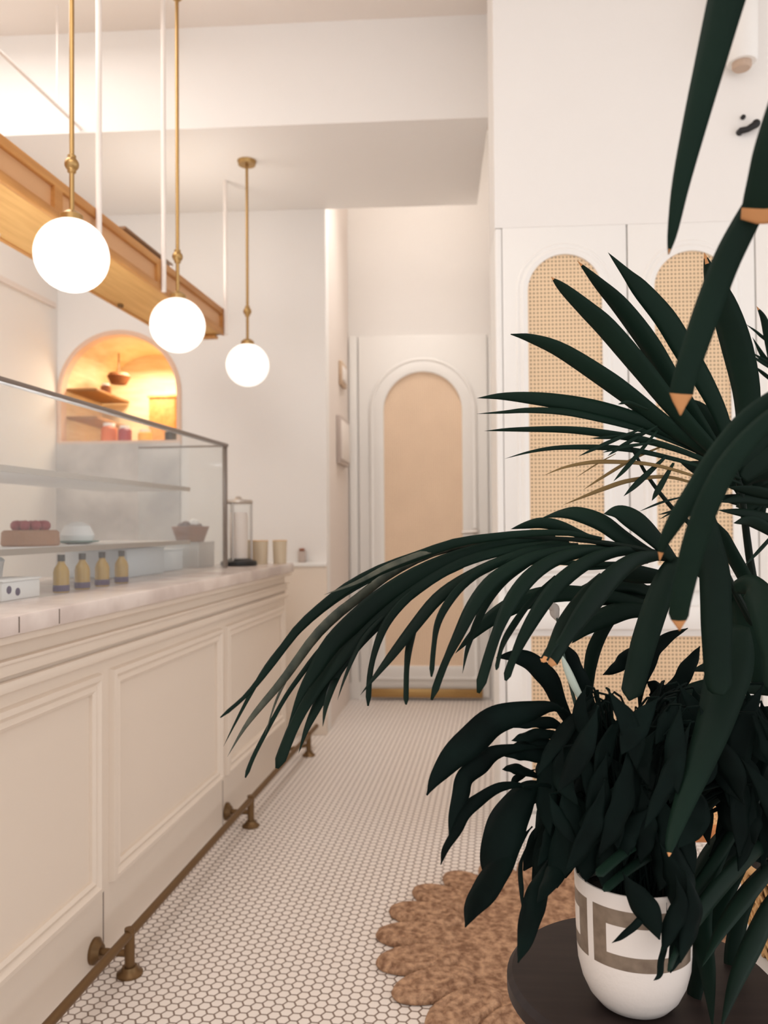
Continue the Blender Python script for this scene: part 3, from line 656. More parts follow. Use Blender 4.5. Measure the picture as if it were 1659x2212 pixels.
# ------------------------------------------------------------------ leaves
def crm(pts, n):
    P = [Vector(p) for p in pts]; P = [P[0] * 2 - P[1]] + P + [P[-1] * 2 - P[-2]]
    seg = len(P) - 3; out = []
    for i in range(n + 1):
        t = i / n * seg; k = min(int(t), seg - 1); f = t - k
        a, b_, c, d = P[k:k + 4]
        out.append(0.5 * ((2 * b_) + (c - a) * f + (2 * a - 5 * b_ + 4 * c - d) * f * f + (3 * b_ - a - 3 * c + d) * f ** 3))
    return out
def blade(bm, pts, w, d0, d1, twist=0.0, fold=0.22, kind='palm', blunt=0.0, mi=0, tip=0.0, n=26, wave=0.0, sag=0.0):
    """pts: outline axis from tip to base; w: width; d1/d0: distance of tip/base"""
    q = [(p[0], p[1], d1 + (d0 - d1) * i / (len(pts) - 1)) for i, p in enumerate(pts)]
    c2 = crm([Vector(p) for p in q], n)
    P = [at_d(p.x, p.y, p.z + sag * math.sin(math.pi * i / n)) for i, p in enumerate(c2)]
    rows = []; ph = random.uniform(0, 6)
    for i, p in enumerate(P):
        t = i / n
        T = (P[min(i + 1, n)] - P[max(i - 1, 0)]).normalized()
        v = (p - CAMP).normalized()
        s = T.cross(v).normalized(); nn = s.cross(T).normalized()
        tw = twist
        s2 = s * math.cos(tw) + nn * math.sin(tw); n2 = nn * math.cos(tw) - s * math.sin(tw)
        if kind == 'palm':
            pr = max(min(1.0, blunt * 1.2) * (0.3 + 0.7 * min(1, t / 0.03)), math.sin(math.pi / 2 * min(1.0, t / 0.5)) ** 0.95) if t < 0.5 else 1.0 - 0.6 * ((t - 0.5) / 0.5) ** 1.5
        elif kind == 'near':        # parallel sides, short pointed end
            pr = min(1.0, 0.06 + 0.94 * t / max(tip, 0.10)) * (0.76 + 0.24 * min(1.0, t / 0.4)) if t < 0.6 else 1.0 - 0.35 * ((t - 0.6) / 0.4) ** 1.5
        elif kind == 'taper':
            pr = (0.02 + 0.98 * t ** 0.85) * (1.0 if t < 0.75 else 1.0 - 0.7 * ((t - 0.75) / 0.25) ** 1.5)
        elif kind == 'lily':
            pr = math.sin(math.pi * min(1, (t / 0.98)) ** 0.9) ** 1.05 if t < 0.98 else 0.06
            pr = max(0.05, pr)
        else:
            pr = max(0.0, min(1, t * 6)) if t < 0.17 else 1
        hw = 0.5 * w * c2[i].z / F * pr / max(0.5, math.cos(tw))
        row = []
        for j in range(5):
            k = (j - 2) / 2.0
            off = n2 * (fold * hw * (abs(k) ** 1.3))
            if wave: off = off + n2 * (wave * hw * abs(k) * math.sin(t * 17 + ph + k))
            row.append(bm.verts.new(p + s2 * hw * k * (1 + (wave * 0.35 * math.sin(t * 21 + ph * 2 + 2 * k) if wave else 0)) + off))
        rows.append(row)
    for i in range(n):
        for j in range(4):
            f = bm.faces.new((rows[i][j], rows[i][j + 1], rows[i + 1][j + 1], rows[i + 1][j]))
            f.material_index = 1 if (i + 0.5) / n < tip * (1.0 if j in (1, 2) else 0.94) else mi
LM = [M['leaf'], M['leaf_tip'], M['leaf_grey'], M['leaf_brown']]
def stem_px(pts, r0, r1, n=20):
    c = crm([Vector(p) for p in pts], n); return [at_d(p.x, p.y, p.z) for p in c], [r0 + (r1 - r0) * i / n for i in range(n + 1)]

BP = at_d(1800, 1990, 1.50)        # the palm's basket, just outside the frame on the right
palm = empty('potted_kentia_palm', (BP.x, BP.y, 0.448), 'tall dark green palm with arching fronds at the right edge', 'palm')
def frond(leaves, rach, d0, d1, spread=0.02, r=(0.007, 0.0015)):
    b = B()
    for L in leaves:
        pts, w = L[0], L[1]; kw = dict(L[2]) if len(L) > 2 else {}
        dd = random.uniform(-spread, spread)
        a = kw.pop('d0', d0) + dd; c = kw.pop('d1', d1) + dd + random.uniform(-spread, spread)
        kw.setdefault('twist', random.uniform(-0.45, 0.45))
        blade(b, pts, w, a, c, **kw)
    f = link('frond', b, LM, palm, solid=0.0005, angle=60)
    b = B(); p, rr = stem_px(rach, *r); tube(b, p, rr, 10); link('rachis', b, M['stem'], f)
    return f
# upper fan
frond([
 ([(1313,545),(1355,592),(1385,625),(1438,688),(1480,757),(1523,828),(1560,905),(1582,985)], 47),
 ([(1247,563),(1290,610),(1340,663),(1400,743),(1450,823),(1510,915),(1565,995)], 43, {'tip': 0.05}),
 ([(1190,598),(1215,622),(1265,668),(1312,713),(1389,803),(1450,878),(1520,953),(1572,1005)], 45, {'tip': 0.05}),
 ([(1103,722),(1145,731),(1210,757),(1299,814),(1360,858),(1430,912),(1510,965),(1582,1010)], 41, {'blunt': 0.12}),
 ([(1030,860),(1080,856),(1140,859),(1207,867),(1280,880),(1350,898),(1430,925),(1520,968),(1590,1010)], 35),
 ([(1030,894),(1090,890),(1142,886),(1217,889),(1300,905),(1400,932),(1500,972),(1600,1022)], 15),
 ([(1046,931),(1108,928),(1217,928),(1300,936),(1400,953),(1500,985),(1600,1035)], 17),
 ([(1090,991),(1145,976),(1205,967),(1290,966),(1360,971),(1430,985),(1520,1010),(1600,1045)], 12),
 ([(1521,545),(1536,600),(1562,665),(1590,755),(1610,850),(1612,940),(1598,1015)], 62, {'tip': 0.06}),
 ([(1480,860),(1510,890),(1545,940),(1590,1020)], 46, {'d0': 1.5, 'd1': 1.52}),
 ([(1700,850),(1660,920),(1620,990),(1600,1030)], 52), ([(1760,930),(1700,960),(1640,1000),(1605,1035)], 55),
 ([(1760,1010),(1700,1010),(1640,1022),(1605,1045)], 46), ([(1540,880),(1560,930),(1590,990),(1610,1040)], 60, {'d0': 1.52, 'd1': 1.55}),
 ([(1640,860),(1640,920),(1625,990),(1610,1040)], 60, {'d0': 1.55, 'd1': 1.56}),
 ([(1555,1085),(1610,1076),(1670,1078),(1750,1060)], 27), ([(1550,1102),(1610,1108),(1670,1120),(1750,1130)], 22), ([(1570,1052),(1620,1060),(1670,1070),(1740,1080)], 24),
 ([(1500,960),(1530,985),(1570,1010),(1620,1060)], 50, {'d0': 1.56, 'd1': 1.58}),
 ([(1690,880),(1660,960),(1640,1040),(1620,1110)], 62, {'d0': 1.56, 'd1': 1.6}), ([(1720,960),(1680,1010),(1640,1060),(1600,1100)], 60, {'d0': 1.57, 'd1': 1.6}), ([(1560,900),(1600,960),(1630,1030),(1640,1110)], 62, {'d0': 1.58, 'd1': 1.6}), ([(1500,905),(1545,960),(1590,1020),(1620,1090)], 56, {'d0': 1.58, 'd1': 1.6}), ([(1700,1090),(1650,1085),(1600,1080),(1560,1075)], 30, {'d0': 1.57, 'd1': 1.58}),
 ([(1470,1000),(1510,1010),(1570,1030),(1630,1070)], 36, {'d0': 1.56, 'd1': 1.58}),
 ([(1584,1130),(1620,1126),(1665,1148),(1720,1190)], 26), ([(1604,1226),(1635,1195),(1665,1162),(1700,1120)], 8),
], [(1575, 985, 1.41), (1600, 1060, 1.42), (1625, 1240, 1.44), (1680, 1500, 1.47), (1780, 1890, 1.50)], 1.42, 1.40, 0.02, (0.004, 0.010))
# small drying frond under the fan
frond([
 ([(1175,1027),(1217,1010),(1265,1000),(1313,997),(1400,1002),(1480,1022),(1560,1052)], 9, {'mi': 3}),
 ([(1216,1091),(1265,1071),(1306,1055),(1360,1038),(1440,1030),(1520,1050)], 10, {'mi': 3}),
 ([(1260,1058),(1306,1028),(1370,990),(1440,960)], 7, {'mi': 3}), ([(1245,1031),(1290,1002),(1330,980)], 3, {'mi': 3}),
 ([(1249,986),(1290,967),(1340,945),(1390,925)], 9), ([(1276,947),(1330,944),(1400,935)], 8), ([(1335,873),(1358,870),(1400,885)], 8),
 ([(1312,985),(1350,960),(1420,920)], 9), ([(1325,1040),(1360,1002),(1420,930)], 10), ([(1347,1072),(1385,1037),(1440,985)], 13), ([(1408,1082),(1425,1052),(1455,1000)], 13),
 ([(1300,978),(1350,965),(1420,955)], 8), ([(1380,1105),(1430,1085),(1480,1072)], 5), ([(1422,1112),(1450,1105),(1490,1095)], 5), ([(1424,1122),(1450,1108),(1490,1090)], 4),
], [(1362, 962, 1.40), (1400, 1030, 1.41), (1450, 1095, 1.42), (1520, 1170, 1.44), (1640, 1400, 1.47), (1790, 1890, 1.50)], 1.40, 1.37, 0.015, (0.0025, 0.006))
# big arching frond
frond([
 ([(1304,1110),(1337,1106),(1375,1126),(1415,1163),(1455,1208)], 44, {'d1': 1.3}),
 ([(1172,1118),(1215,1109),(1250,1110),(1300,1128),(1345,1160),(1400,1194),(1440,1205)], 37, {'d1': 1.3}),
 ([(1103,1143),(1135,1135),(1170,1130),(1210,1137),(1260,1158),(1320,1182)], 25, {'d1': 1.28}),
 ([(476,1550),(510,1522),(545,1488),(590,1430),(640,1363),(690,1316),(750,1270),(820,1232),(900,1202),(980,1174),(1060,1161),(1150,1152),(1230,1152),(1300,1165)], 23, {'blunt': 0.3}),
 ([(483,1612),(515,1548),(560,1465),(600,1410),(660,1345),(730,1290),(800,1250),(880,1215),(980,1185),(1080,1168)], 16),
 ([(491,1635),(523,1580),(556,1535),(614,1466),(677,1380),(725,1331),(764,1300),(840,1242),(930,1197),(1030,1170),(1150,1160)], 22, {'mi': 2}),
 ([(530,1680),(545,1640),(570,1590),(614,1510),(650,1458),(690,1405),(750,1340),(830,1270),(930,1215),(1040,1180)], 11, {'blunt': 0.7}),
 ([(572,1588),(598,1510),(628,1452),(670,1390)], 6, {'mi': 2}),
 ([(700,1285),(770,1258),(840,1222),(920,1192),(1010,1168),(1100,1158)], 12, {'mi': 2}),
 ([(622,1568),(650,1500),(680,1450),(715,1395),(765,1345),(830,1290),(910,1240),(1000,1202),(1100,1176),(1200,1166)], 45),
 ([(598,1660),(617,1608),(640,1555),(680,1485),(725,1425),(775,1370),(825,1320),(900,1265),(990,1215),(1100,1186),(1230,1172)], 36, {'blunt': 0.55}),
 ([(645,1628),(662,1575),(685,1525),(716,1465),(760,1400),(820,1340),(890,1280),(980,1225),(1090,1190)], 30),
 ([(697,1570),(705,1520),(725,1465),(760,1405),(805,1352)], 16), 
 ([(729,1512),(744,1466),(765,1415),(790,1370),(850,1310),(920,1262),(1000,1225)], 11),
 ([(700,1480),(740,1420),(790,1360),(850,1305),(930,1250),(1020,1208),(1120,1180)], 30, {'d0': 1.29, 'd1': 1.2}),
 ([(795,1525),(800,1450),(818,1382),(845,1330),(893,1280),(960,1235),(1040,1200),(1130,1180)], 20, {'blunt': 0.5}),
 ([(778,1502),(815,1455),(850,1410),(900,1345),(945,1292),(1000,1252),(1080,1212),(1170,1182),(1250,1178)], 27),
 ([(877,1522),(879,1440),(887,1385),(905,1335),(945,1288)], 16, {'blunt': 0.6}),
 ([(932,1462),(937,1400),(945,1350),(965,1308),(1000,1265),(1050,1230),(1120,1205),(1200,1190)], 18, {'blunt': 0.5}),
 ([(932,1512),(960,1435),(990,1372),(1020,1312),(1057,1262),(1100,1230),(1160,1202),(1250,1186),(1320,1186)], 33, {'blunt': 0.4}),
 ([(999,1455),(1010,1400),(1030,1345),(1055,1298),(1095,1253),(1150,1215)], 16),
 ([(1033,1497),(1060,1405),(1085,1337),(1112,1287),(1152,1240),(1205,1207),(1275,1191),(1350,1192)], 34, {'blunt': 0.55}),
 ([(1072,1447),(1085,1395),(1110,1350),(1150,1295),(1200,1245)], 15, {'blunt': 0.5}),
 ([(1092,1470),(1110,1420),(1142,1355),(1187,1285),(1232,1240),(1285,1207),(1340,1191),(1395,1196)], 35, {'blunt': 0.4}),
 ([(1188,1437),(1225,1377),(1275,1307),(1325,1247),(1375,1211),(1430,1200)], 46, {'blunt': 0.5, 'tip': 0.05}),
 ([(1172,1430),(1195,1390),(1220,1340),(1260,1282),(1300,1240)], 28, {'blunt': 0.5, 'tip': 0.06}),
 ([(1359,1514),(1370,1470),(1390,1390),(1415,1312),(1440,1247),(1465,1205)], 54, {'kind': 'near', 'd1': 1.18, 'twist': 0.1}),
 ([(983,1412),(1020,1372),(1060,1337),(1110,1307),(1180,1285),(1250,1282),(1330,1290),(1420,1312)], 40, {'d0': 1.36, 'd1': 1.33}),
 ([(1235,1390),(1268,1355),(1320,1328),(1370,1318),(1430,1330)], 44, {'d0': 1.36, 'd1': 1.35}),
 ([(1240,1275),(1300,1262),(1360,1262),(1430,1290)], 34, {'d0': 1.38, 'd1': 1.37}), ([(1260,1310),(1320,1290),(1380,1280),(1440,1270)], 36, {'d0': 1.39, 'd1': 1.38}),
 ([(1300,1240),(1350,1240),(1400,1245),(1460,1250)], 40, {'d0': 1.38, 'd1': 1.37}),
 ([(1150,1215),(1210,1215),(1290,1218),(1370,1215)], 12, {'d0': 1.34, 'd1': 1.33}), ([(1250,1232),(1320,1222),(1400,1215)], 12, {'d0': 1.34, 'd1': 1.33}),
 ([(1265,1525),(1272,1465),(1285,1400),(1315,1345),(1360,1300)], 30, {'d0': 1.36, 'd1': 1.36, 'blunt': 0.7}),
], [(1080, 1160, 1.24), (1180, 1162, 1.25), (1300, 1172, 1.26), (1440, 1202, 1.28), (1540, 1262, 1.32), (1640, 1400, 1.4), (1770, 1890, 1.50)], 1.27, 1.10, 0.014, (0.002, 0.009))
# near frond hanging into the picture from the upper right
frond([
 ([(1444,550),(1453,500),(1470,400),(1500,270),(1535,130),(1568,0),(1600,-120),(1640,-300)], 104, {'tip': 0.02, 'twist': 0.1, 'd0': 0.78, 'd1': 0.84, 'kind': 'taper'}),
 ([(1648,484),(1652,440),(1664,380),(1680,300),(1705,190),(1740,60)], 92, {'tip': 0.17, 'blunt': 0.9, 'twist': 0.1, 'd0': 0.74, 'd1': 0.80}),
 ([(1470,897),(1473,838),(1500,750),(1535,650),(1570,560),(1608,485),(1650,410),(1700,320)], 58, {'tip': 0.115, 'twist': 0.1, 'd0': 0.80, 'd1': 0.86, 'kind': 'near'}),
 ([(1425,1212),(1432,1175),(1462,1120),(1505,1055),(1550,982),(1610,905),(1680,850),(1760,800)], 46, {'tip': 0.09, 'twist': 0.1, 'd0': 0.82, 'd1': 0.90}),
 ([(1468,1362),(1466,1320),(1480,1250),(1500,1170),(1528,1090),(1575,1000),(1645,920),(1740,850)], 50, {'tip': 0.085, 'twist': 0.1, 'd0': 0.80, 'd1': 0.88, 'kind': 'near'}),
], [(1640, -160, 0.78), (1760, 60, 0.76), (1790, 320, 0.76), (1800, 800, 0.84), (1830, 1400, 1.1), (1810, 1890, 1.49)], 0.8, 0.86, 0.0, (0.004, 0.010))
# hanging lower frond
frond([
 ([(1563,1502),(1552,1470),(1548,1380),(1546,1300),(1543,1235),(1534,1180),(1522,1115)], 64, {'twist': 0.05, 'kind': 'near', 'd0': 1.10, 'd1': 1.03}),
 ([(1672,1500),(1668,1400),(1652,1310),(1622,1265),(1585,1268)], 66, {'blunt': 0.5}),
 ([(1640,1480),(1625,1400),(1605,1320),(1585,1265)], 60, {'d0': 1.34, 'd1': 1.3, 'blunt': 0.5}),
 ([(1445,1850),(1450,1815),(1475,1740),(1510,1650),(1543,1560),(1565,1480),(1585,1410),(1600,1350)], 118, {'d0': 1.16, 'd1': 1.02, 'kind': 'taper', 'twist': 0.1, 'tip': 0.04}),
 ([(1289,1891),(1340,1847),(1400,1802),(1470,1750),(1560,1690)], 25, {'d1': 1.05, 'blunt': 0.7}),
 ([(1303,1924),(1360,1877),(1420,1832),(1490,1775),(1570,1710)], 25, {'d1': 1.05, 'blunt': 0.6}),
 ([(1240,1812),(1290,1785),(1340,1737),(1400,1682),(1470,1630)], 24, {'d1': 1.1}),
 ([(1428,2057),(1454,1987),(1527,1888),(1620,1737),(1680,1650)], 26, {'d1': 1.03}),
 ([(1625,1740),(1640,1680),(1665,1590),(1690,1480)], 26, {'blunt': 0.8}),
 ([(1443,2098),(1482,2018),(1562,1910),(1662,1808),(1740,1720)], 33, {'d1': 1.03, 'blunt': 0.3}),
 ([(1516,2090),(1560,2005),(1615,1928),(1668,1868),(1740,1790)], 36, {'d1': 1.05}),
 ([(1556,2225),(1590,2120),(1632,2028),(1672,1948),(1740,1860)], 42, {'d1': 1.05}),
 ([(1540,2225),(1528,2100),(1512,2000),(1530,1900),(1580,1800)], 46, {'d1': 1.1}),
 ([(1500,2230),(1500,2140),(1520,2040),(1570,1920),(1640,1800)], 44, {'d1': 1.16}),
 ([(1590,2225),(1600,2150),(1585,2080),(1600,1980),(1650,1880)], 40, {'d1': 1.2}),
 ([(1480,1960),(1520,1880),(1580,1800),(1660,1720)], 50, {'d0': 1.4, 'd1': 1.3}), ([(1540,1940),(1580,1860),(1640,1780),(1720,1700)], 52, {'d0': 1.42, 'd1': 1.34}),
 ([(1450,1700),(1520,1650),(1600,1610),(1700,1580)], 54, {'d0': 1.4, 'd1': 1.34}), ([(1500,1640),(1570,1590),(1640,1560),(1720,1540)], 44, {'d0': 1.43, 'd1': 1.36}),
 ([(1600,1760),(1640,1700),(1680,1640),(1740,1580)], 56, {'d0': 1.42, 'd1': 1.36}), ([(1490,1450),(1540,1440),(1600,1447),(1645,1472),(1700,1520)], 36, {'d0': 1.4, 'd1': 1.38}),
 ([(1430,1515),(1500,1490),(1580,1482),(1690,1500)], 34, {'d0': 1.4, 'd1': 1.37}), ([(1580,1560),(1620,1545),(1680,1535),(1740,1540)], 22, {'d0': 1.42, 'd1': 1.4}),
 ([(1660,1880),(1690,1780),(1720,1700),(1760,1620)], 60, {'d0': 1.44, 'd1': 1.4}),
 ([(1630,1430),(1590,1360),(1570,1310),(1560,1262)], 40, {'d0': 1.38, 'd1': 1.36}),
 ([(1536,1115),(1570,1180),(1612,1255),(1660,1345),(1720,1440)], 30, {'kind': 'strip', 'd0': 1.42, 'd1': 1.4}),
], [(1530, 1150, 1.34), (1580, 1262, 1.32), (1660, 1420, 1.34), (1720, 1600, 1.4), (1790, 1890, 1.49)], 1.30, 1.16, 0.02, (0.004, 0.010))
# frond at the right edge, farther back
frond([
 ([(1634,661),(1650,690),(1662,740),(1672,800),(1690,880)], 19, {'tip': 0.08}), ([(1611,700),(1640,722),(1670,755),(1700,850)], 7), ([(1625,728),(1650,772),(1680,815),(1700,880)], 12),
 ([(1621,760),(1650,778),(1680,800),(1705,880)], 8), ([(1622,768),(1650,785),(1690,812)], 7), ([(1628,790),(1655,812),(1690,840)], 8), ([(1740,700),(1720,780),(1705,880)], 30), ([(1780,800),(1740,840),(1705,890)], 30),
], [(1690, 800, 1.62), (1705, 900, 1.62), (1730, 1200, 1.6), (1800, 1890, 1.51)], 1.62, 1.6, 0.01, (0.003, 0.009))

# ---- peace lily: drooping wavy leaves
b = B()
LL = [
 ([(922,1718),(943,1680),(975,1642),(1018,1603),(1058,1568),(1100,1548),(1150,1536),(1200,1530),(1238,1560)], 66, 1.19, 1.08, 0.14),
 ([(970,1806),(980,1760),(998,1712),(1012,1675),(1042,1648),(1080,1626),(1140,1614),(1210,1615)], 42, 1.19, 1.06, 0.22),
 ([(952,1868),(962,1838),(985,1798),(1002,1760),(1030,1734),(1060,1712),(1092,1699),(1130,1698),(1165,1722)], 29, 1.18, 1.05, 0.25),
 ([(1058,1905),(1066,1870),(1084,1812),(1108,1755),(1145,1705),(1190,1690)], 86, 1.19, 1.10, 0.06),
 ([(1005,2003),(1022,1960),(1050,1918),(1082,1870),(1112,1828),(1150,1785)], 56, 1.17, 1.03, 0.08),
 ([(1119,2080),(1134,2030),(1149,1970),(1165,1920),(1182,1878),(1205,1825)], 50, 1.17, 1.03, 0.10),
 ([(1129,1968),(1126,1920),(1124,1870),(1140,1820)], 11, 1.18, 1.08, 0.1),
 ([(1072,1421),(1110,1417),(1150,1432),(1182,1462),(1205,1510),(1235,1570),(1275,1650)], 44, 1.22, 1.20, 0.2),
 ([(1212,1385),(1232,1420),(1252,1470),(1278,1530),(1310,1620)], 40, 1.23, 1.22, 0.22),
 ([(1085,1662),(1110,1660),(1140,1668),(1190,1690)], 22, 1.2, 1.16, 0.2), ([(1103,1702),(1120,1680),(1160,1660)], 16, 1.2, 1.18, 0.1),
 ([(1105,1600),(1140,1590),(1190,1585),(1240,1600)], 24, 1.2, 1.15, 0.3), ([(1110,1572),(1150,1560),(1200,1565),(1250,1600)], 26, 1.21, 1.17, 0.25),
 ([(1085,1632),(1130,1622),(1190,1630),(1250,1650)], 44, 1.21, 1.16, 0.2), ([(1120,1588),(1150,1600),(1200,1610),(1260,1640)], 20, 1.2, 1.16, 0.2),
 ([(1425,2030),(1402,1978),(1372,1932),(1345,1885)], 56, 1.065, 1.03, 0.1), ([(1322,2037),(1348,2019),(1380,1990),(1400,1960),(1395,1920)], 16, 1.065, 1.03, 0.1),
 ([(1412,2118),(1425,2105),(1430,2070),(1440,2020),(1440,1950)], 14, 1.065, 1.03, 0.2), ([(1448,2102),(1460,2060),(1480,2010),(1490,1940)], 34, 1.065, 1.03, 0.15),
 ([(1430,2060),(1450,2000),(1470,1950),(1460,1890)], 40, 1.065, 1.03, 0.1), ([(1470,2080),(1490,2010),(1500,1950),(1480,1880)], 40, 1.065, 1.03, 0.1),
 ([(1512,1396),(1495,1428),(1470,1470),(1435,1510),(1400,1560)], 34, 1.26, 1.27, 0.25), ([(1398,1472),(1420,1490),(1430,1520),(1400,1580)], 40, 1.26, 1.27, 0.35),
 ([(1486,1357),(1450,1374),(1418,1398),(1402,1435),(1385,1490),(1380,1550)], 30, 1.26, 1.28, 0.2), ([(1302,1458),(1335,1440),(1358,1412),(1380,1400)], 28, 1.27, 1.28, 0.2),
 ([(1160,1950),(1190,1900),(1215,1850),(1250,1790)], 40, 1.18, 1.08, 0.1),
 ([(1462,1985),(1462,1930),(1450,1880),(1425,1820)], 52, 1.10, 1.06, 0.1), ([(1490,1990),(1482,1930),(1470,1870),(1445,1800)], 52, 1.12, 1.07, 0.1),
 ([(1425,1925),(1432,1880),(1425,1830),(1400,1780)], 50, 1.12, 1.09, 0.1), ([(1300,1915),(1310,1880),(1315,1830),(1330,1780)], 46, 1.12, 1.10, 0.1), ([(1265,1905),(1270,1870),(1290,1820),(1310,1770)], 44, 1.14, 1.11, 0.1),
]
for i, (pts, w, d0, d1, wv) in enumerate(LL):
    blade(b, pts, w, d0, d1, twist=random.uniform(-0.5, 0.5), fold=0.3, kind='lily', wave=wv, n=34)
# the dense middle of the clump
pet = []
cnt = 0
while cnt < 230:
    bx, by = random.uniform(1185, 1660), random.uniform(1470, 1830)
    if bx < 1265 and by < 1590: continue
    if by < 1520 and not (1250 < bx < 1330 or bx > 1420): continue
    L = random.uniform(110, 270); an = random.uniform(-0.65, 0.55)
    tx, ty = bx + L * math.sin(an), by + L * math.cos(an)
    if ty > 1935 or tx < 1120 or (tx > 1225 and ty > 1905): continue
    if any(1490 < x < 1575 and 1705 < y < 1810 for x, y in ((tx, ty), ((tx + bx) / 2, (ty + by) / 2), (bx, by))): continue
    dd = random.uniform(1.10, 1.36)
    sx = random.choice((-1, 1)) * random.uniform(5, 22)
    blade(b, [(tx, ty), ((2 * tx + bx) / 3 + sx, (2 * ty + by) / 3), ((tx + 2 * bx) / 3 + sx, (ty + 2 * by) / 3), (bx, by)], random.uniform(32, 56), dd, dd - random.uniform(0.0, 0.05),
          twist=random.uniform(-0.4, 0.4), fold=random.uniform(-0.2, 0.25), kind='lily', wave=random.uniform(0.05, 0.2), n=20)
    pet.append((bx, by, dd)); cnt += 1
link('foliage', b, [M['leaf_dark'], M['leaf_tip']], lily, solid=0.0005, angle=70)
b = B()
for pts in ([(1310,1870,1.2),(1292,1700,1.2),(1278,1590,1.2),(1262,1500,1.2)], [(1330,1870,1.2),(1312,1700,1.19),(1298,1580,1.19),(1290,1490,1.2)], [(1345,1870,1.21),(1330,1700,1.2),(1316,1580,1.2),(1310,1500,1.2)],
            [(1320,1870,1.2),(1250,1650,1.18),(1238,1560,1.18),(1215,1530,1.17)], [(1310,1870,1.2),(1240,1750,1.18),(1190,1700,1.17),(1130,1698,1.14)]):
    p, rr = stem_px(pts, 0.0042, 0.0024); tube(b, p, rr, 8)
for (x, y, d) in pet:
    rx, ry = random.uniform(-0.04, 0.04), random.uniform(-0.04, 0.04)
    q0 = PC + Vector((rx, ry, 0.16)); q2 = at_d(x, y, d); q1 = Vector((q0.x * 0.6 + q2.x * 0.4, q0.y * 0.6 + q2.y * 0.4, max(q2.z, q0.z) + 0.015))
    tube(b, [q0 * (1 - t) ** 2 + q1 * (2 * t * (1 - t)) + q2 * t * t for t in (0, .17, .33, .5, .67, .83, 1)], 0.0018, 6)
link('petioles', b, M['leaf_dark'], lily)
b = B(); blade(b, [(1212,1412),(1224,1440),(1242,1480),(1262,1522),(1272,1560)], 17, 1.20, 1.20, twist=0.3, fold=0.6, kind='lily', n=18)
fl = link('flower', b, M['spathe'], lily, solid=0.0005, label='narrow pale green-white flower spathe')
b = B(); blade(b, [(1208,1345),(1200,1330),(1197,1315),(1190,1305),(1188,1298)], 22, 1.22, 1.22, fold=0.5, kind='lily', n=14, wave=0.2)
fl2 = link('flower', b, mat('wilted_spathe', (186, 176, 168), 0.7), lily, solid=0.0005, label='wilted grey flower')
b = B(); p, rr = stem_px([(1203,1335,1.22),(1208,1360,1.22),(1225,1450,1.21),(1290,1700,1.2)], 0.0016, 0.003); tube(b, p, rr, 8); link('flower_stalk', b, M['petiole'], fl2)

# ------------------------------------------------------------------ palm's basket on a white stand
def basket(c, r, h, parent):
    b = B(); ns, nr = 44, 9
    for k in range(ns):
        for sgn in (1, -1):
            pts = []
            for i in range(10):
                t = i / 9; a = 2 * math.pi * k / ns + sgn * t * 0.55
                rr = r * (0.86 + 0.16 * t) + 0.0025 * math.sin(t * 20 + k * 3.14)
                pts.append(c + Vector((rr * math.cos(a), rr * math.sin(a), h * t)))
            tube(b, pts, 0.0038, 5)
    wv = link('woven_wall', b, M['basket'], parent)
    b = B(); lathe(b, c, [(0, 0.001), (r * 0.83, 0.001), (r * 0.99, h * 0.98), (r * 0.96, h * 0.98), (r * 0.8, 0.02), (0, 0.02)], 40); link('liner', b, mat('basket_liner', (120, 84, 52), 0.8), parent)
    b = B(); tube(b, [c + Vector((r * 1.02 * math.cos(t * math.pi / 20), r * 1.02 * math.sin(t * math.pi / 20), h)) for t in range(41)], 0.008, 10); link('basket_rim', b, M['basket'], parent)
    b = B(); lathe(b, c + Vector((0, 0, h * 0.8)), [(0, 0.01), (r * 0.93, 0.006), (r * 0.93, 0), (0, 0)], 36); link('soil', b, M['soil'], parent)
BC = Vector((BP.x, BP.y, 0.449)); basket(BC, 0.158, 0.16, palm)
ps = empty('plant_stand', (BP.x, BP.y, 0), 'white metal plant stand under the woven basket at the right edge', 'plant stand')
b = B(); lathe(b, (BP.x, BP.y, 0.428), [(0.11, 0), (0.168, 0), (0.172, 0.006), (0.168, 0.02), (0.11, 0.02)], 48); lathe(b, (BP.x, BP.y, 0.436), [(0, 0), (0.115, 0), (0.115, 0.012), (0, 0.012)], 32); link('ring', b, M['white_metal'], ps)
for k in range(3):
    a = math.radians(205) + k * 2 * math.pi / 3; d = Vector((math.cos(a), math.sin(a), 0)); c = Vector((BP.x, BP.y, 0))
    b = B(); tube(b, [c + d * 0.15 + Vector((0, 0, 0.43)), c + d * 0.155 + Vector((0, 0, 0.2)), c + d * 0.175], [0.010, 0.009, 0.009], 10); lg = link('leg', b, M['white_metal'], ps)
    b = B(); sphere(b, c + d * 0.175 + Vector((0, 0, 0.012)), 0.0125, 14); link('foot', b, M['steel'], lg)

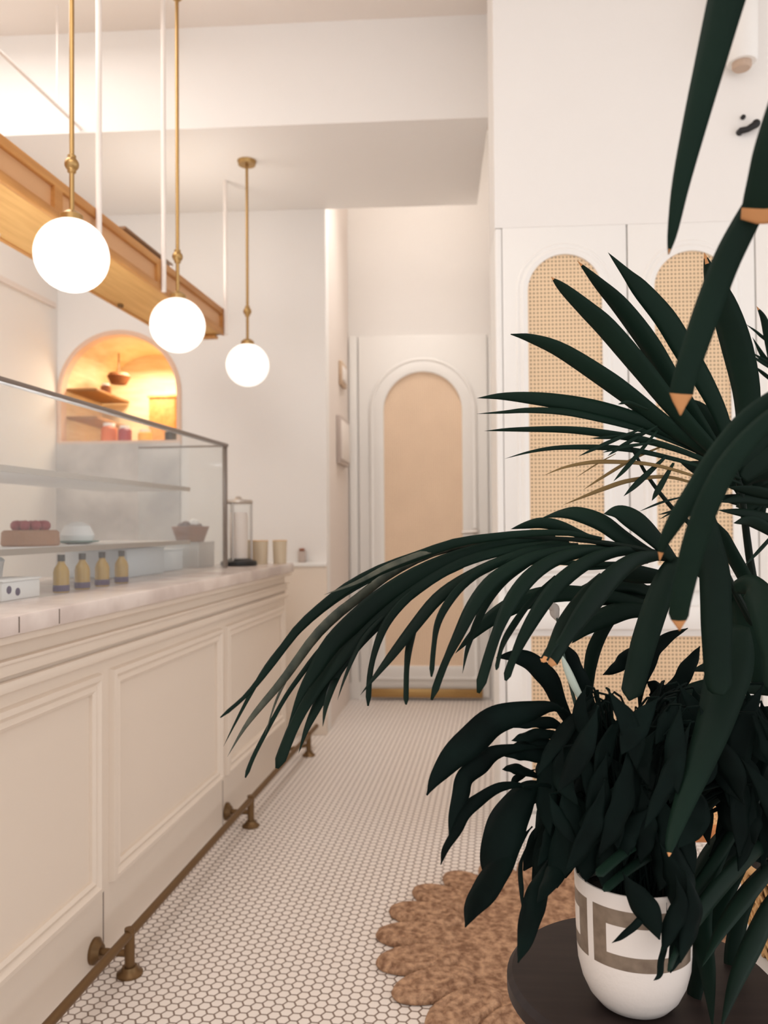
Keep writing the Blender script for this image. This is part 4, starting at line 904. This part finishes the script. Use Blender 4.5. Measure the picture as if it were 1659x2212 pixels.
# ------------------------------------------------------------------ cane chair behind the plants
CH = Vector((0.86, 2.40, 0)); 
chair = empty('cane_chair', (CH.x, CH.y, 0.023), 'orange-brown cane chair half hidden behind the plants', 'chair')
M['cane_chair'] = cane('cane_chair_back', (226, 176, 122), 0.0146, 0.0158, 0.0032, (110, 70, 44))
M['cane_seat'] = cane('cane_chair_seat', (226, 176, 122), 0.0146, 0.0158, 0.0032, (110, 70, 44), 0, 1)
def cx(x, y, z): return CH + Vector((x, y, z))
b = B(); tube(b, [cx(-0.27, 0.20, 0.62), cx(-0.2, 0.235, 0.645), cx(0, 0.25, 0.65), cx(0.2, 0.235, 0.645), cx(0.27, 0.20, 0.62)], 0.017, 12); link('top_rail', b, M['rattan'], chair)
b = B()
arc = [(-0.26 + 0.52 * i / 16) for i in range(17)]
rows = [[b.verts.new(cx(x, 0.245 - 0.55 * x * x, z)) for x in arc] for z in (0.50, 0.56, 0.645)]
for p, q in zip(rows, rows[1:]):
    for i in range(16): b.faces.new((p[i], p[i + 1], q[i + 1], q[i]))
link('cane_back', b, M['cane_chair'], chair, solid=0.004)
b = B(); tube(b, [cx(-0.26, 0.21, 0.50), cx(0, 0.245, 0.50), cx(0.26, 0.21, 0.50)], 0.012, 10); link('lower_rail', b, M['rattan'], chair)
b = B(); box(b, tuple(cx(-0.235, -0.215, 0.440)), tuple(cx(0.235, 0.215, 0.448))); link('cane_seat', b, M['cane_seat'], chair, smooth=False)
b = B()
for a, c in (((-0.265, -0.25, 0.42), (0.265, -0.21, 0.456)), ((-0.265, 0.21, 0.42), (0.265, 0.25, 0.456)), ((-0.265, -0.21, 0.42), (-0.225, 0.21, 0.456)), ((0.225, -0.21, 0.42), (0.265, 0.21, 0.456))):
    box(b, tuple(cx(*a)), tuple(cx(*c)), bev=0.005)
link('seat_frame', b, M['rattan'], chair)
for sx in (-1, 1):
    b = B(); tube(b, [cx(sx * 0.245, -0.23, 0.44), cx(sx * 0.25, -0.235, 0.023)], [0.018, 0.013], 10); link('leg', b, M['rattan'], chair)
    b = B(); tube(b, [cx(sx * 0.265, 0.20, 0.63), cx(sx * 0.25, 0.225, 0.44), cx(sx * 0.25, 0.25, 0.023)], [0.015, 0.018, 0.013], 10); link('leg', b, M['rattan'], chair)
